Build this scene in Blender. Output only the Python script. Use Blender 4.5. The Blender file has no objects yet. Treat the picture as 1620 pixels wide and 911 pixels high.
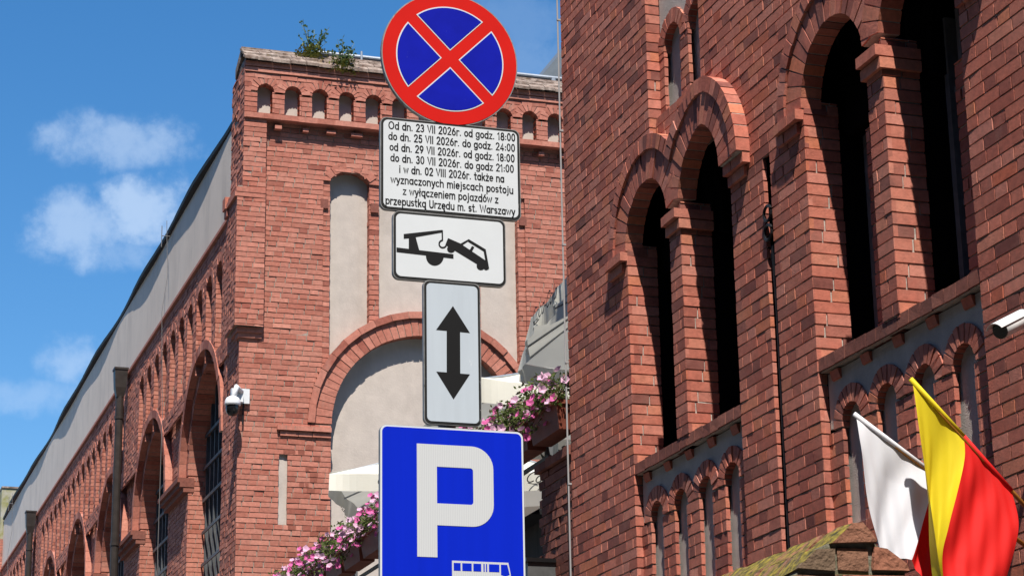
import bpy, math, random
from math import sin, cos, pi, sqrt, radians, floor, ceil, atan2
from mathutils import Vector, Matrix

S = bpy.context.scene
COL = S.collection
random.seed(7)

# ------------------------------------------------------------------ camera
F = 3542.98; PITCH = 0.290049; ROLL = -0.0169783; AZ = 0.322707; CX, CY, EYE = 810.0, 455.5, 1.6
fw = Vector((sin(AZ)*cos(PITCH), cos(AZ)*cos(PITCH), sin(PITCH)))
_r = Vector((cos(AZ), -sin(AZ), 0)); _u = _r.cross(fw)
RT = _r*cos(ROLL) + _u*sin(ROLL); UP = -_r*sin(ROLL) + _u*cos(ROLL)
EYEP = Vector((0, 0, EYE))
cam = bpy.data.cameras.new('camera'); co = bpy.data.objects.new('camera', cam); COL.objects.link(co)
cam.sensor_width = 36; cam.lens = 36*F/1620; cam.clip_start = .1; cam.clip_end = 4000
m = Matrix((RT, UP, -fw)).transposed().to_4x4(); m.translation = EYEP
co.matrix_world = m; S.camera = co

def ray(x, y): return fw*F + RT*(x-CX) - UP*(y-CY)
def at(x, y, ax, val):
    """photo survey: the point of the plane ax = val that the photo shows at pixel (x, y)"""
    d = ray(x, y); i = 'xyz'.index(ax); return EYEP + d*((val-EYEP[i])/d[i])

# ------------------------------------------------------------------ light
SUN = Vector((-.150, -.49, .858)).normalized()
w = bpy.data.worlds.new('World'); S.world = w; w.use_nodes = True
nt = w.node_tree; nt.nodes.clear()
def N(t, typ, **kw):
    n = t.nodes.new(typ)
    for k, v in kw.items():
        if k[0] == '_': setattr(n, k[1:], v)
        else: n.inputs[k.replace('_', ' ') if k.replace('_', ' ') in n.inputs else k].default_value = v
    return n
def MATH(t, op, a, b=None, c=None, clamp=False):
    n = t.nodes.new('ShaderNodeMath'); n.operation = op; n.use_clamp = clamp
    for i, v in enumerate((a, b, c)):
        if v is None: continue
        if isinstance(v, (int, float)): n.inputs[i].default_value = v
        else: t.links.new(v, n.inputs[i])
    return n.outputs[0]
sky = N(nt, 'ShaderNodeTexSky', _sky_type='NISHITA', _sun_disc=False)
sky.sun_elevation = math.asin(SUN.z); sky.sun_rotation = atan2(SUN.x, SUN.y)
sky.air_density = 1.0; sky.dust_density = .35; sky.ozone_density = 3.0; sky.altitude = 100
bg = N(nt, 'ShaderNodeBackground'); bg.inputs['Strength'].default_value = .105
wo = N(nt, 'ShaderNodeOutputWorld')
tc = N(nt, 'ShaderNodeTexCoord')
nz = N(nt, 'ShaderNodeTexNoise', Scale=62.0, Detail=9.0, Roughness=.62); nt.links.new(tc.outputs['Generated'], nz.inputs['Vector'])
nz2 = N(nt, 'ShaderNodeTexNoise', Scale=24.0, Detail=6.0, Roughness=.55); nt.links.new(tc.outputs['Generated'], nz2.inputs['Vector'])
tot = None
# soft fair-weather clouds in their own directions: (pixel, half width, half height, strength)
for (px, py, rx, ry, st) in ((195, 222, 104, 42, .40), (250, 335, 78, 58, .56), (128, 370, 72, 52, .46), (185, 405, 95, 26, .28), (118, 565, 58, 40, .38), (20, 625, 150, 26, .25), (800, 30, 120, 60, .12), (860, 120, 90, 60, .15)):
    d = ray(px, py).normalized()
    e1 = d.cross(Vector((0, 0, 1))).normalized(); e2 = e1.cross(d)
    def dotn(v):
        n = N(nt, 'ShaderNodeVectorMath', _operation='DOT_PRODUCT'); nt.links.new(tc.outputs['Generated'], n.inputs[0]); n.inputs[1].default_value = v; return n.outputs['Value']
    a = MATH(nt, 'POWER', MATH(nt, 'DIVIDE', dotn(e1), rx*1.25/F), 2.0); b = MATH(nt, 'POWER', MATH(nt, 'DIVIDE', dotn(e2), ry*1.25/F), 2.0)
    r2 = MATH(nt, 'ADD', a, b)
    wob = MATH(nt, 'ADD', MATH(nt, 'MULTIPLY', MATH(nt, 'SUBTRACT', nz.outputs['Fac'], .5), 2.4), MATH(nt, 'MULTIPLY', MATH(nt, 'SUBTRACT', nz2.outputs['Fac'], .5), 2.6))
    v = MATH(nt, 'SUBTRACT', 1.0, MATH(nt, 'ADD', r2, wob))
    mr = N(nt, 'ShaderNodeMapRange', _interpolation_type='SMOOTHERSTEP'); nt.links.new(v, mr.inputs[0]); mr.inputs[1].default_value = -.2; mr.inputs[2].default_value = 1.35
    front = MATH(nt, 'GREATER_THAN', dotn(d), .5)
    k = MATH(nt, 'MULTIPLY', MATH(nt, 'MULTIPLY', mr.outputs[0], st), front)
    tot = k if tot is None else MATH(nt, 'MAXIMUM', tot, k)
hs = N(nt, 'ShaderNodeHueSaturation'); hs.inputs['Saturation'].default_value = 1.32; hs.inputs['Value'].default_value = 1.14
nt.links.new(sky.outputs[0], hs.inputs['Color'])
mx = N(nt, 'ShaderNodeMix', _data_type='RGBA'); nt.links.new(tot, mx.inputs[0]); nt.links.new(hs.outputs[0], mx.inputs[6]); mx.inputs[7].default_value = (5.2, 6.3, 7.8, 1)
nt.links.new(mx.outputs[2], bg.inputs['Color']); nt.links.new(bg.outputs[0], wo.inputs[0])
sl = bpy.data.lights.new('sun', 'SUN'); sl.energy = 5.0; sl.angle = radians(.5); sl.color = (1, .955, .88)
so = bpy.data.objects.new('sun', sl); COL.objects.link(so); so.rotation_euler = SUN.to_track_quat('Z', 'Y').to_euler()
S.view_settings.view_transform = 'Standard'; S.view_settings.look = 'None'; S.view_settings.gamma = 1; S.view_settings.use_curve_mapping = False
S.view_settings.exposure = 0.40
S.cycles.diffuse_bounces = 1

# ------------------------------------------------------------------ materials
def mat(name, col, rough=.8, var=.0, vscale=8.0, bump=0.0, bscale=60.0, metal=0.0, spec=.3, translucent=0.0, stretch=(1, 1, 1), col2=None):
    mt = bpy.data.materials.new(name); mt.use_nodes = True; t = mt.node_tree
    b = t.nodes['Principled BSDF']; b.inputs['Roughness'].default_value = rough; b.inputs['Metallic'].default_value = metal
    b.inputs['Specular IOR Level'].default_value = spec
    tcn = N(t, 'ShaderNodeTexCoord'); mp = N(t, 'ShaderNodeMapping'); mp.inputs['Scale'].default_value = stretch; t.links.new(tcn.outputs['Object'], mp.inputs[0])
    b.inputs['Base Color'].default_value = (*col, 1)
    if var or col2:
        n = N(t, 'ShaderNodeTexNoise', Scale=vscale, Detail=6.0, Roughness=.62); t.links.new(mp.outputs[0], n.inputs['Vector'])
        rp = N(t, 'ShaderNodeValToRGB'); t.links.new(n.outputs['Fac'], rp.inputs[0])
        c2 = col2 or tuple(c*(1-var) for c in col); c1 = tuple(min(1, c*(1+var)) for c in col) if not col2 else col
        rp.color_ramp.elements[0].color = (*c2, 1); rp.color_ramp.elements[0].position = .32
        rp.color_ramp.elements[1].color = (*c1, 1); rp.color_ramp.elements[1].position = .66
        t.links.new(rp.outputs[0], b.inputs['Base Color'])
    if bump:
        n2 = N(t, 'ShaderNodeTexNoise', Scale=bscale, Detail=5.0, Roughness=.6); t.links.new(mp.outputs[0], n2.inputs['Vector'])
        bp = N(t, 'ShaderNodeBump', Strength=bump, Distance=.01); t.links.new(n2.outputs['Fac'], bp.inputs['Height']); t.links.new(bp.outputs[0], b.inputs['Normal'])
    if translucent:
        tr = N(t, 'ShaderNodeBsdfTranslucent'); tr.inputs[0].default_value = (*col, 1)
        mxs = N(t, 'ShaderNodeMixShader'); mxs.inputs[0].default_value = translucent
        t.links.new(b.outputs[0], mxs.inputs[1]); t.links.new(tr.outputs[0], mxs.inputs[2]); t.links.new(mxs.outputs[0], t.nodes['Material Output'].inputs[0])
    return mt

def brick_mat(name, stops, bloom, bloomcol, bump=.5, grime=.25):
    """fired clay: every brick its own tone, mottled faces, pale efflorescence, soot"""
    mt = bpy.data.materials.new(name); mt.use_nodes = True; t = mt.node_tree
    b = t.nodes['Principled BSDF']; b.inputs['Roughness'].default_value = .88; b.inputs['Specular IOR Level'].default_value = .25
    g = N(t, 'ShaderNodeNewGeometry'); tcn = N(t, 'ShaderNodeTexCoord')
    rp = N(t, 'ShaderNodeValToRGB'); t.links.new(g.outputs['Random Per Island'], rp.inputs[0])
    els = rp.color_ramp.elements
    while len(els) < len(stops): els.new(.5)
    for e, (p, c) in zip(els, stops): e.position = p; e.color = (*c, 1)
    n = N(t, 'ShaderNodeTexNoise', Scale=22.0, Detail=7.0, Roughness=.68); t.links.new(tcn.outputs['Object'], n.inputs['Vector'])
    m1 = N(t, 'ShaderNodeMix', _data_type='RGBA', _blend_type='MULTIPLY'); m1.inputs[0].default_value = .75
    r1 = N(t, 'ShaderNodeMapRange'); r1.inputs[1].default_value = .3; r1.inputs[2].default_value = .7; r1.inputs[3].default_value = .62; r1.inputs[4].default_value = 1.22; t.links.new(n.outputs['Fac'], r1.inputs[0])
    t.links.new(rp.outputs[0], m1.inputs[6]); cmb = N(t, 'ShaderNodeCombineColor'); [t.links.new(r1.outputs[0], cmb.inputs[i]) for i in range(3)]; t.links.new(cmb.outputs[0], m1.inputs[7])
    n2 = N(t, 'ShaderNodeTexNoise', Scale=2.3, Detail=8.0, Roughness=.7); t.links.new(tcn.outputs['Object'], n2.inputs['Vector'])
    r2 = N(t, 'ShaderNodeMapRange'); r2.inputs[1].default_value = .42; r2.inputs[2].default_value = .75; r2.inputs[3].default_value = 0; r2.inputs[4].default_value = bloom; t.links.new(n2.outputs['Fac'], r2.inputs[0])
    m2 = N(t, 'ShaderNodeMix', _data_type='RGBA'); t.links.new(r2.outputs[0], m2.inputs[0]); t.links.new(m1.outputs[2], m2.inputs[6]); m2.inputs[7].default_value = (*bloomcol, 1)
    n3 = N(t, 'ShaderNodeTexNoise', Scale=1.1, Detail=7.0, Roughness=.65); t.links.new(tcn.outputs['Object'], n3.inputs['Vector'])
    r3 = N(t, 'ShaderNodeMapRange'); r3.inputs[1].default_value = .5; r3.inputs[2].default_value = .72; r3.inputs[3].default_value = 0; r3.inputs[4].default_value = grime; t.links.new(n3.outputs['Fac'], r3.inputs[0])
    m3 = N(t, 'ShaderNodeMix', _data_type='RGBA'); t.links.new(r3.outputs[0], m3.inputs[0]); t.links.new(m2.outputs[2], m3.inputs[6]); m3.inputs[7].default_value = (.07, .045, .04, 1)
    t.links.new(m3.outputs[2], b.inputs['Base Color'])
    nb = N(t, 'ShaderNodeTexNoise', Scale=75.0, Detail=6.0, Roughness=.7); t.links.new(tcn.outputs['Object'], nb.inputs['Vector'])
    bp = N(t, 'ShaderNodeBump', Strength=bump, Distance=.006); t.links.new(nb.outputs['Fac'], bp.inputs['Height']); t.links.new(bp.outputs[0], b.inputs['Normal'])
    return mt

BR_A = brick_mat('brick_red', [(0, (.22, .072, .058)), (.10, (.36, .112, .083)), (.25, (.48, .142, .098)), (.5, (.56, .172, .116)), (.72, (.60, .20, .138)), (.88, (.62, .235, .175)), (.96, (.64, .21, .115)), (1, (.52, .13, .075))], .26, (.56, .33, .255), .55, .22)
BR_B = brick_mat('brick_salmon', [(0, (.34, .10, .07)), (.1, (.45, .15, .102)), (.4, (.52, .188, .132)), (.8, (.555, .21, .15)), (1, (.59, .24, .172))], .22, (.56, .33, .25), .35, .05)
BR_D = brick_mat('brick_soot_shadow', [(0, (.16, .055, .042)), (.4, (.24, .08, .058)), (1, (.32, .115, .08))], .2, (.3, .2, .17), .6, .3)  # sooty brick; also painted as shadow under the front imposts
MORT_A = mat('mortar_grey', (.46, .405, .355), .95, .25, 30, .4, 90)
MORT_B = mat('mortar_beige', (.34, .285, .235), .95, .25, 20, .4, 90)
PLAS = mat('lime_plaster', (.56, .485, .425), .9, .07, 5, .25, 40)
PLASG = mat('roughcast_plaster', (.52, .465, .425), .95, .12, 8, .6, 110)
STUC = mat('attic_stucco', (.78, .665, .565), .95, .05, 1.6, .25, 30)
LICH = mat('lichen_tile', (.46, .37, .31), .95, 0, 9, .8, 45, col2=(.16, .10, .075))
TAR = mat('tar_felt', (.012, .012, .014), .6, .2, 4)
DARK = mat('interior_shade_black', (.006, .006, .007), .95, spec=.0)  # near-black colour stands in for shade inside the openings
GLASS = mat('dark_glass', (.004, .0045, .006), .6, spec=.03)
STEEL = mat('dark_steel', (.15, .155, .165), .5, .2, 10)
STEELB = mat('window_steel', (.10, .105, .11), .55, .2, 10)
PIPE = mat('drainpipe_brown', (.040, .032, .028), .45, .25, 6, .1, 20)
CABLE = mat('grey_cable', (.36, .35, .35), .5)
CABLEG = mat('dull_conductor', (.20, .19, .185), .6)
CABLED = mat('black_cable', (.012, .012, .014), .5)
ZINC = mat('zinc_sheet', (.20, .225, .24), .5, .15, 3, metal=.3)
GALV = mat('galvanised', (.42, .45, .48), .45, .15, 6, metal=.4)
MOSSW = mat('mossy_plaster', (.48, .44, .38), .95, 0, 3.5, .4, 30, col2=(.25, .24, .05))
WHITEP = mat('white_plastic', (.80, .80, .80), .35, .03, 10)
BLACKP = mat('black_plastic', (.012, .012, .013), .25, spec=.5)
SIGNW = mat('sign_white', (.72, .755, .79), .45, .03, 4, .02, 40)
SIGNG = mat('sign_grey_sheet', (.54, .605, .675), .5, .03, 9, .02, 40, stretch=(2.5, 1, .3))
SIGNK = mat('sign_black', (.010, .010, .011), .5)
SIGNE = mat('sign_border_worn', (.012, .012, .012), .55, 0, 55, col2=(.02, .02, .02))
SIGNR = mat('sign_red', (.66, .016, .012), .5, .05, 5, spec=.08)
SIGNB = mat('sign_blue', (.006, .012, .40), .55, .10, 7, spec=.08)
SIGNP = mat('parking_blue', (.003, .022, .58), .5, .05, 6, stretch=(3, 1, .1), spec=.08)
ALU = mat('bare_aluminium', (.34, .34, .34), .5, .25, 20, metal=.5)
POLE = mat('pole_grey', (.30, .31, .32), .5, .15, 10, metal=.4)
CANV = mat('parasol_canvas', (.88, .85, .74), .85, .03, 3, .1, 30, translucent=.26)
PRINT = mat('parasol_print', (.015, .015, .016), .8)
FYEL = mat('flag_yellow', (.93, .74, .025), .7, .03, 4, translucent=.14)
FRED = mat('flag_red', (.80, .016, .014), .7, .03, 4, translucent=.14)
FWHT = mat('flag_white', (.88, .88, .93), .7, .02, 4, translucent=.10)
WOODP = mat('varnished_pole', (.42, .17, .03), .4, .2, 12)
TERRA = mat('terracotta_plastic', (.20, .055, .032), .6, .2, 9, .1, 30)
LEAF = mat('leaf_green', (.11, .15, .035), .7, .4, 14, translucent=.3)
LEAFD = mat('leaf_dry', (.17, .13, .085), .8, .4, 14, translucent=.2)
PINK = mat('petal_pink', (.74, .15, .40), .7, .25, 20, translucent=.25)
PINKL = mat('petal_pale', (.82, .50, .66), .7, .15, 20, translucent=.25)
WEED = mat('weed_leaf', (.10, .17, .075), .7, .35, 9, translucent=.3)
WEEDY = mat('weed_stem', (.22, .23, .06), .8, .3, 12)
ASPH = mat('asphalt', (.05, .05, .052), .95, .2, 3, .4, 60)
PAVE = mat('paving_stone', (.13, .125, .118), .9, .15, 2, .3, 30)
KERB = mat('kerb_stone', (.33, .32, .30), .9, .15, 4)
def stripes(mt, base, dark, freq):
    t = mt.node_tree; b = t.nodes['Principled BSDF']; tcn = N(t, 'ShaderNodeTexCoord')
    wv = N(t, 'ShaderNodeTexWave', Scale=freq, Distortion=.4); t.links.new(tcn.outputs['Object'], wv.inputs[0])
    rp = N(t, 'ShaderNodeValToRGB'); rp.color_ramp.elements[0].color = (*dark, 1); rp.color_ramp.elements[1].color = (*base, 1); rp.color_ramp.elements[1].position = .45
    t.links.new(wv.outputs['Fac'], rp.inputs[0]); t.links.new(rp.outputs[0], b.inputs['Base Color'])
SIGNS = mat('sign_ribbed_white', (.62, .64, .66), .5); stripes(SIGNS, (.66, .68, .70), (.565, .585, .61), 40.0)
def specks(mt, col, scale, thr, amt=.8):
    t = mt.node_tree; b = t.nodes['Principled BSDF']; tcn = N(t, 'ShaderNodeTexCoord')
    mp = N(t, 'ShaderNodeMapping'); mp.inputs['Rotation'].default_value = (0, .7, 0); mp.inputs['Scale'].default_value = (1, 1, .35); t.links.new(tcn.outputs['Object'], mp.inputs[0])
    n = N(t, 'ShaderNodeTexNoise', Scale=scale, Detail=5.0, Roughness=.7); t.links.new(mp.outputs[0], n.inputs['Vector'])
    mr = N(t, 'ShaderNodeMapRange'); mr.inputs[1].default_value = thr; mr.inputs[2].default_value = thr+.05; mr.inputs[4].default_value = amt; t.links.new(n.outputs['Fac'], mr.inputs[0])
    mi = N(t, 'ShaderNodeMix', _data_type='RGBA'); t.links.new(mr.outputs[0], mi.inputs[0]); l = b.inputs['Base Color'].links
    if l: t.links.new(l[0].from_socket, mi.inputs[6])
    else: mi.inputs[6].default_value = b.inputs['Base Color'].default_value
    mi.inputs[7].default_value = (*col, 1); t.links.new(mi.outputs[2], b.inputs['Base Color'])
specks(SIGNE, (.55, .55, .55), 70, .66, .9); specks(SIGNB, (.25, .28, .6), 45, .68, .6); specks(SIGNR, (.8, .3, .28), 50, .69, .7); specks(SIGNW, (.35, .34, .33), 60, .71, .5); specks(SIGNG, (.75, .78, .82), 40, .66, .5); specks(ALU, (.10, .09, .08), 40, .6, .6)
def grime(mt, col, scale, lo, hi, amt, stretch=(1, 1, .25)):
    t = mt.node_tree; b = t.nodes['Principled BSDF']; tcn = N(t, 'ShaderNodeTexCoord')
    mp = N(t, 'ShaderNodeMapping'); mp.inputs['Scale'].default_value = stretch; t.links.new(tcn.outputs['Object'], mp.inputs[0])
    n = N(t, 'ShaderNodeTexNoise', Scale=scale, Detail=9.0, Roughness=.68); t.links.new(mp.outputs[0], n.inputs['Vector'])
    mr = N(t, 'ShaderNodeMapRange'); mr.inputs[1].default_value = lo; mr.inputs[2].default_value = hi; mr.inputs[4].default_value = amt; t.links.new(n.outputs['Fac'], mr.inputs[0])
    mi = N(t, 'ShaderNodeMix', _data_type='RGBA'); t.links.new(mr.outputs[0], mi.inputs[0]); t.links.new(b.inputs['Base Color'].links[0].from_socket, mi.inputs[6])
    mi.inputs[7].default_value = (*col, 1); t.links.new(mi.outputs[2], b.inputs['Base Color'])
grime(PLAS, (.30, .25, .22), 2.2, .5, .75, .35); grime(STUC, (.40, .34, .30), 1.6, .50, .8, .5); grime(PLAS, (.36, .31, .27), 5, .58, .8, .35, (1, 1, .18)); grime(LICH, (.10, .075, .06), 6, .48, .62, .7, (1, 1, 1)); grime(LICH, (.42, .27, .06), 3, .62, .72, .5, (1, 1, 1))
grime(BR_A, (.60, .42, .34), 5, .60, .82, .30, (1, 1, .3)); grime(BR_B, (.60, .40, .32), 4, .58, .85, .30, (1, 1, .3))
def moss_mat():
    mt = bpy.data.materials.new('mossy_stone'); mt.use_nodes = True; t = mt.node_tree; b = t.nodes['Principled BSDF']; b.inputs['Roughness'].default_value = .95
    g = N(t, 'ShaderNodeNewGeometry'); tcn = N(t, 'ShaderNodeTexCoord')
    rp = N(t, 'ShaderNodeValToRGB'); t.links.new(g.outputs['Random Per Island'], rp.inputs[0])
    rp.color_ramp.elements[0].color = (.15, .10, .062, 1); rp.color_ramp.elements[1].color = (.36, .13, .075, 1)
    n = N(t, 'ShaderNodeTexNoise', Scale=9.0, Detail=8.0, Roughness=.7); t.links.new(tcn.outputs['Object'], n.inputs['Vector'])
    sx = N(t, 'ShaderNodeSeparateXYZ'); t.links.new(g.outputs['Normal'], sx.inputs[0])
    up = MATH(t, 'ADD', MATH(t, 'ADD', MATH(t, 'MULTIPLY', sx.outputs['Z'], .30), MATH(t, 'MULTIPLY', sx.outputs['X'], -.10)), n.outputs['Fac'])
    mr = N(t, 'ShaderNodeMapRange'); mr.inputs[1].default_value = .67; mr.inputs[2].default_value = .79; t.links.new(up, mr.inputs[0])
    n4 = N(t, 'ShaderNodeTexNoise', Scale=30.0, Detail=5.0); t.links.new(tcn.outputs['Object'], n4.inputs['Vector'])
    mc = N(t, 'ShaderNodeValToRGB'); t.links.new(n4.outputs['Fac'], mc.inputs[0]); mc.color_ramp.elements[0].position = .35; mc.color_ramp.elements[1].position = .65
    mc.color_ramp.elements[0].color = (.035, .033, .012, 1); mc.color_ramp.elements[1].color = (.33, .25, .03, 1)
    mi = N(t, 'ShaderNodeMix', _data_type='RGBA'); t.links.new(mr.outputs[0], mi.inputs[0]); t.links.new(rp.outputs[0], mi.inputs[6]); t.links.new(mc.outputs[0], mi.inputs[7])
    t.links.new(mi.outputs[2], b.inputs['Base Color'])
    bp = N(t, 'ShaderNodeBump', Strength=.9, Distance=.02); t.links.new(n4.outputs['Fac'], bp.inputs['Height']); t.links.new(bp.outputs[0], b.inputs['Normal'])
    return mt
MOSS = moss_mat()

# ------------------------------------------------------------------ mesh helpers
class MB:
    def __init__(s): s.v = []; s.f = []; s.m = []
    def quad(s, p, mi=0):
        n = len(s.v); s.v += [tuple(q) for q in p]; s.f.append(tuple(range(n, n+len(p)))); s.m.append(mi)
    def hexa(s, p, mi=0, back=True):
        """p: four front corners then the four behind them"""
        n = len(s.v); s.v += [tuple(q) for q in p]
        fs = [(0, 1, 2, 3), (4, 0, 3, 7), (1, 5, 6, 2), (3, 2, 6, 7), (4, 5, 1, 0)]
        if back: fs.append((5, 4, 7, 6))
        for f in fs: s.f.append(tuple(n+i for i in f)); s.m.append(mi)
    def box(s, x0, x1, y0, y1, z0, z1, mi=0):
        s.hexa([(x0, y0, z0), (x1, y0, z0), (x1, y0, z1), (x0, y0, z1), (x0, y1, z0), (x1, y1, z0), (x1, y1, z1), (x0, y1, z1)], mi)
    def fbox(s, fr, u0, u1, v0, v1, o0, o1, mi=0):
        """box in a facade frame: u along, v up, o outward (o1 = front)"""
        s.hexa([fr(u0, v0, o1), fr(u1, v0, o1), fr(u1, v1, o1), fr(u0, v1, o1), fr(u0, v0, o0), fr(u1, v0, o0), fr(u1, v1, o0), fr(u0, v1, o0)], mi)
    def tube(s, pts, r, n=10, mi=0, cap=True):
        pts = [Vector(p) for p in pts]; rs = r if isinstance(r, (list, tuple)) else [r]*len(pts); base = len(s.v)
        for i, p in enumerate(pts):
            d = (pts[min(i+1, len(pts)-1)] - pts[max(i-1, 0)]).normalized()
            a = d.cross(Vector((0, 0, 1)));
            if a.length < .05: a = d.cross(Vector((0, 1, 0)))
            a.normalize(); b = d.cross(a)
            for k in range(n): s.v.append(tuple(p + (a*cos(2*pi*k/n) + b*sin(2*pi*k/n))*rs[i]))
        for i in range(len(pts)-1):
            for k in range(n):
                s.f.append((base+i*n+k, base+i*n+(k+1) % n, base+(i+1)*n+(k+1) % n, base+(i+1)*n+k)); s.m.append(mi)
        if cap:
            s.f.append(tuple(base+k for k in range(n))[::-1]); s.m.append(mi); s.f.append(tuple(base+(len(pts)-1)*n+k for k in range(n))); s.m.append(mi)
    def prism(s, poly, fr, o0, o1, mi=0):
        """outline in (u, v) extruded from o0 (behind) to o1 (front)"""
        n = len(s.v); k = len(poly)
        s.v += [tuple(fr(u, v, o1)) for u, v in poly] + [tuple(fr(u, v, o0)) for u, v in poly]
        s.f.append(tuple(range(n, n+k))); s.m.append(mi); s.f.append(tuple(range(n+2*k-1, n+k-1, -1))); s.m.append(mi)
        for i in range(k): s.f.append((n+i, n+k+i, n+k+(i+1) % k, n+(i+1) % k)); s.m.append(mi)
    def lathe(s, c, prof, n=24, mi=0):
        base = len(s.v)
        for (r, z) in prof:
            for k in range(n): s.v.append((c[0]+r*cos(2*pi*k/n), c[1]+r*sin(2*pi*k/n), c[2]+z))
        for i in range(len(prof)-1):
            for k in range(n): s.f.append((base+i*n+k, base+i*n+(k+1) % n, base+(i+1)*n+(k+1) % n, base+(i+1)*n+k)); s.m.append(mi)
    def build(s, name, mats, parent=None, smooth=False):
        me = bpy.data.meshes.new(name); me.from_pydata(s.v, [], s.f)
        for mm in (mats if isinstance(mats, (list, tuple)) else [mats]): me.materials.append(mm)
        me.polygons.foreach_set('material_index', s.m)
        if smooth: me.polygons.foreach_set('use_smooth', [True]*len(s.f))
        me.update()
        o = bpy.data.objects.new(name, me); COL.objects.link(o)
        if parent:
            o.parent = parent; o.matrix_parent_inverse = Matrix.Translation(-(parent.matrix_basis.translation))
        return o
def tag(o, label=None, cat=None, group=None, kind=None):
    if label: o['label'] = label
    if cat: o['category'] = cat
    if group: o['group'] = group
    if kind: o['kind'] = kind
    return o
def thing(name, label, cat, loc=(0, 0, 0), group=None):
    o = bpy.data.objects.new(name, None); COL.objects.link(o); o.location = loc; o.empty_display_size = .2
    return tag(o, label, cat, group)
def FX(x0): return lambda u, v, o: (x0-o, u, v)      # facade facing -X, u = y
def FY(y0): return lambda u, v, o: (u, y0-o, v)      # facade facing -Y, u = x

H = .077
def subtract(iv, holes):
    out = [iv]
    for (c, d) in holes:
        nx = []
        for (a, b) in out:
            if d <= a or c >= b: nx.append((a, b)); continue
            if c > a: nx.append((a, c))
            if d < b: nx.append((d, b))
        out = nx
    return out
def archhole(c, r, spring, bottom):
    def f(v):
        if v < bottom or v >= spring+r: return []
        if v <= spring: return [(c-r, c+r)]
        q = sqrt(max(0, r*r-(v-spring)**2)); return [(c-q, c+q)]
    return f
def circ(c, r, spring):
    def f(v):
        if v < spring or v >= spring+r: return []
        q = sqrt(max(0, r*r-(v-spring)**2)); return [(c-q, c+q)]
    return f
def rect(a, b, z0, z1): return lambda v: [(a, b)] if z0 <= v < z1 else []
rnd = random.Random(11)
def bricks(mb, fr, z0, z1, u0, u1, holes=(), o=0., depth=.03, L=.27, joint=.011, rec=.009, rough=1.0, h=H, ivs=None):
    """lays courses of single bricks (slot 0) on a recessed mortar bed (slot 1)"""
    k0, k1 = floor(z0/h), ceil(z1/h)
    for k in range(k0, k1):
        a, b = max(k*h, z0), min((k+1)*h, z1)
        if b-a < .012: continue
        vm = (a+b)/2
        spans = ivs(vm) if ivs else [(u0, u1)]
        for sp in spans:
            for (c, d) in subtract(sp, [q for f in holes for q in f(vm)]):
                if d-c < .015: continue
                mb.quad([fr(c+.002, a, o-rec), fr(d-.002, a, o-rec), fr(d-.002, b, o-rec), fr(c+.002, b, o-rec)], 1)
                # bond: stretcher, header, stretcher... shifted course by course
                p = -((k*0.618*L*1.5) % (1.5*L)) + floor(c/(1.5*L))*1.5*L - 1.5*L; t = 0
                while p < d:
                    ln = L if t == 0 else L/2
                    s, e = max(p, c), min(p+ln, d)
                    rest = d-e
                    if 0 < rest < .05: e = d
                    if e-s > .02 and not (s == c and e-s < .05 and e < d-.02):
                        if s-c < .05: s = c
                        jv = lambda q=.0016: rnd.uniform(-q, q)*rough
                        ss = s + (joint/2 if s > c else 0) + jv(.002); ee = e - (joint/2 if e < d else 0) + jv(.002)
                        va, vb = a+joint/2, b-joint/2
                        of = o + rnd.gauss(0, .0016)*rough; tl = rnd.gauss(0, .0012)*rough; tt = rnd.gauss(0, .0010)*rough
                        mb.hexa([fr(ss+jv(), va+jv(), of-tl-tt), fr(ee+jv(), va+jv(), of+tl-tt), fr(ee+jv(), vb+jv(), of+tl+tt), fr(ss+jv(), vb+jv(), of-tl+tt),
                                 fr(ss, va, of-depth), fr(ee, va, of-depth), fr(ee, vb, of-depth), fr(ss, vb, of-depth)], 0, back=False)
                    p += ln if not (0 < rest < .05) else 99; t ^= 1
def ring(mb, fr, c, s, r0, r1, o1, o0, a0=0., a1=180., n=17, keep=None, rough=1.0, joint=.010):
    oc = o1 if callable(o1) else None
    """voussoirs, one wedge each, with mortar behind the joints"""
    for i in range(n):
        t0 = radians(a0+(a1-a0)*i/n); t1 = radians(a0+(a1-a0)*(i+1)/n); tm = (t0+t1)/2; rm = (r0+r1)/2
        if keep and not keep(c+cos(tm)*rm, s+sin(tm)*rm): continue
        o1 = oc(tm) if oc else o1; g = joint/2/rm; f = o1+rnd.gauss(0, .002)*rough; q = lambda: rnd.uniform(-.002, .002)*rough
        P = lambda r, t, o: fr(c+cos(t)*r, s+sin(t)*r, o)
        ra, rb = r0+q(), r1+q()
        tA, tB = t0+g, t1-g
        mb.hexa([P(ra, tA, f+q()), P(rb, tA, f+q()), P(rb, tB, f+q()), P(ra, tB, f+q()), P(ra, tA, o0), P(rb, tA, o0), P(rb, tB, o0), P(ra, tB, o0)], 0)
        mb.hexa([P(r0+.004, t0, o1-.009), P(r1-.004, t0, o1-.009), P(r1-.004, t1, o1-.009), P(r0+.004, t1, o1-.009), P(r0+.004, t0, o0+.004), P(r1-.004, t0, o0+.004), P(r1-.004, t1, o0+.004), P(r0+.004, t1, o0+.004)], 1)
def plate_over(mb, fr, u0, u1, ztop, bottom, o1, o0, n=60, mi=0):
    """slab whose lower edge follows bottom(u)"""
    us = [u0+(u1-u0)*i/n for i in range(n+1)]
    for a, b in zip(us, us[1:]):
        za, zb = bottom(a), bottom(b)
        if za >= ztop-.002 and zb >= ztop-.002: continue
        mb.hexa([fr(a, za, o1), fr(b, zb, o1), fr(b, ztop, o1), fr(a, ztop, o1), fr(a, za, o0), fr(b, zb, o0), fr(b, ztop, o0), fr(a, ztop, o0)], mi)
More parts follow.
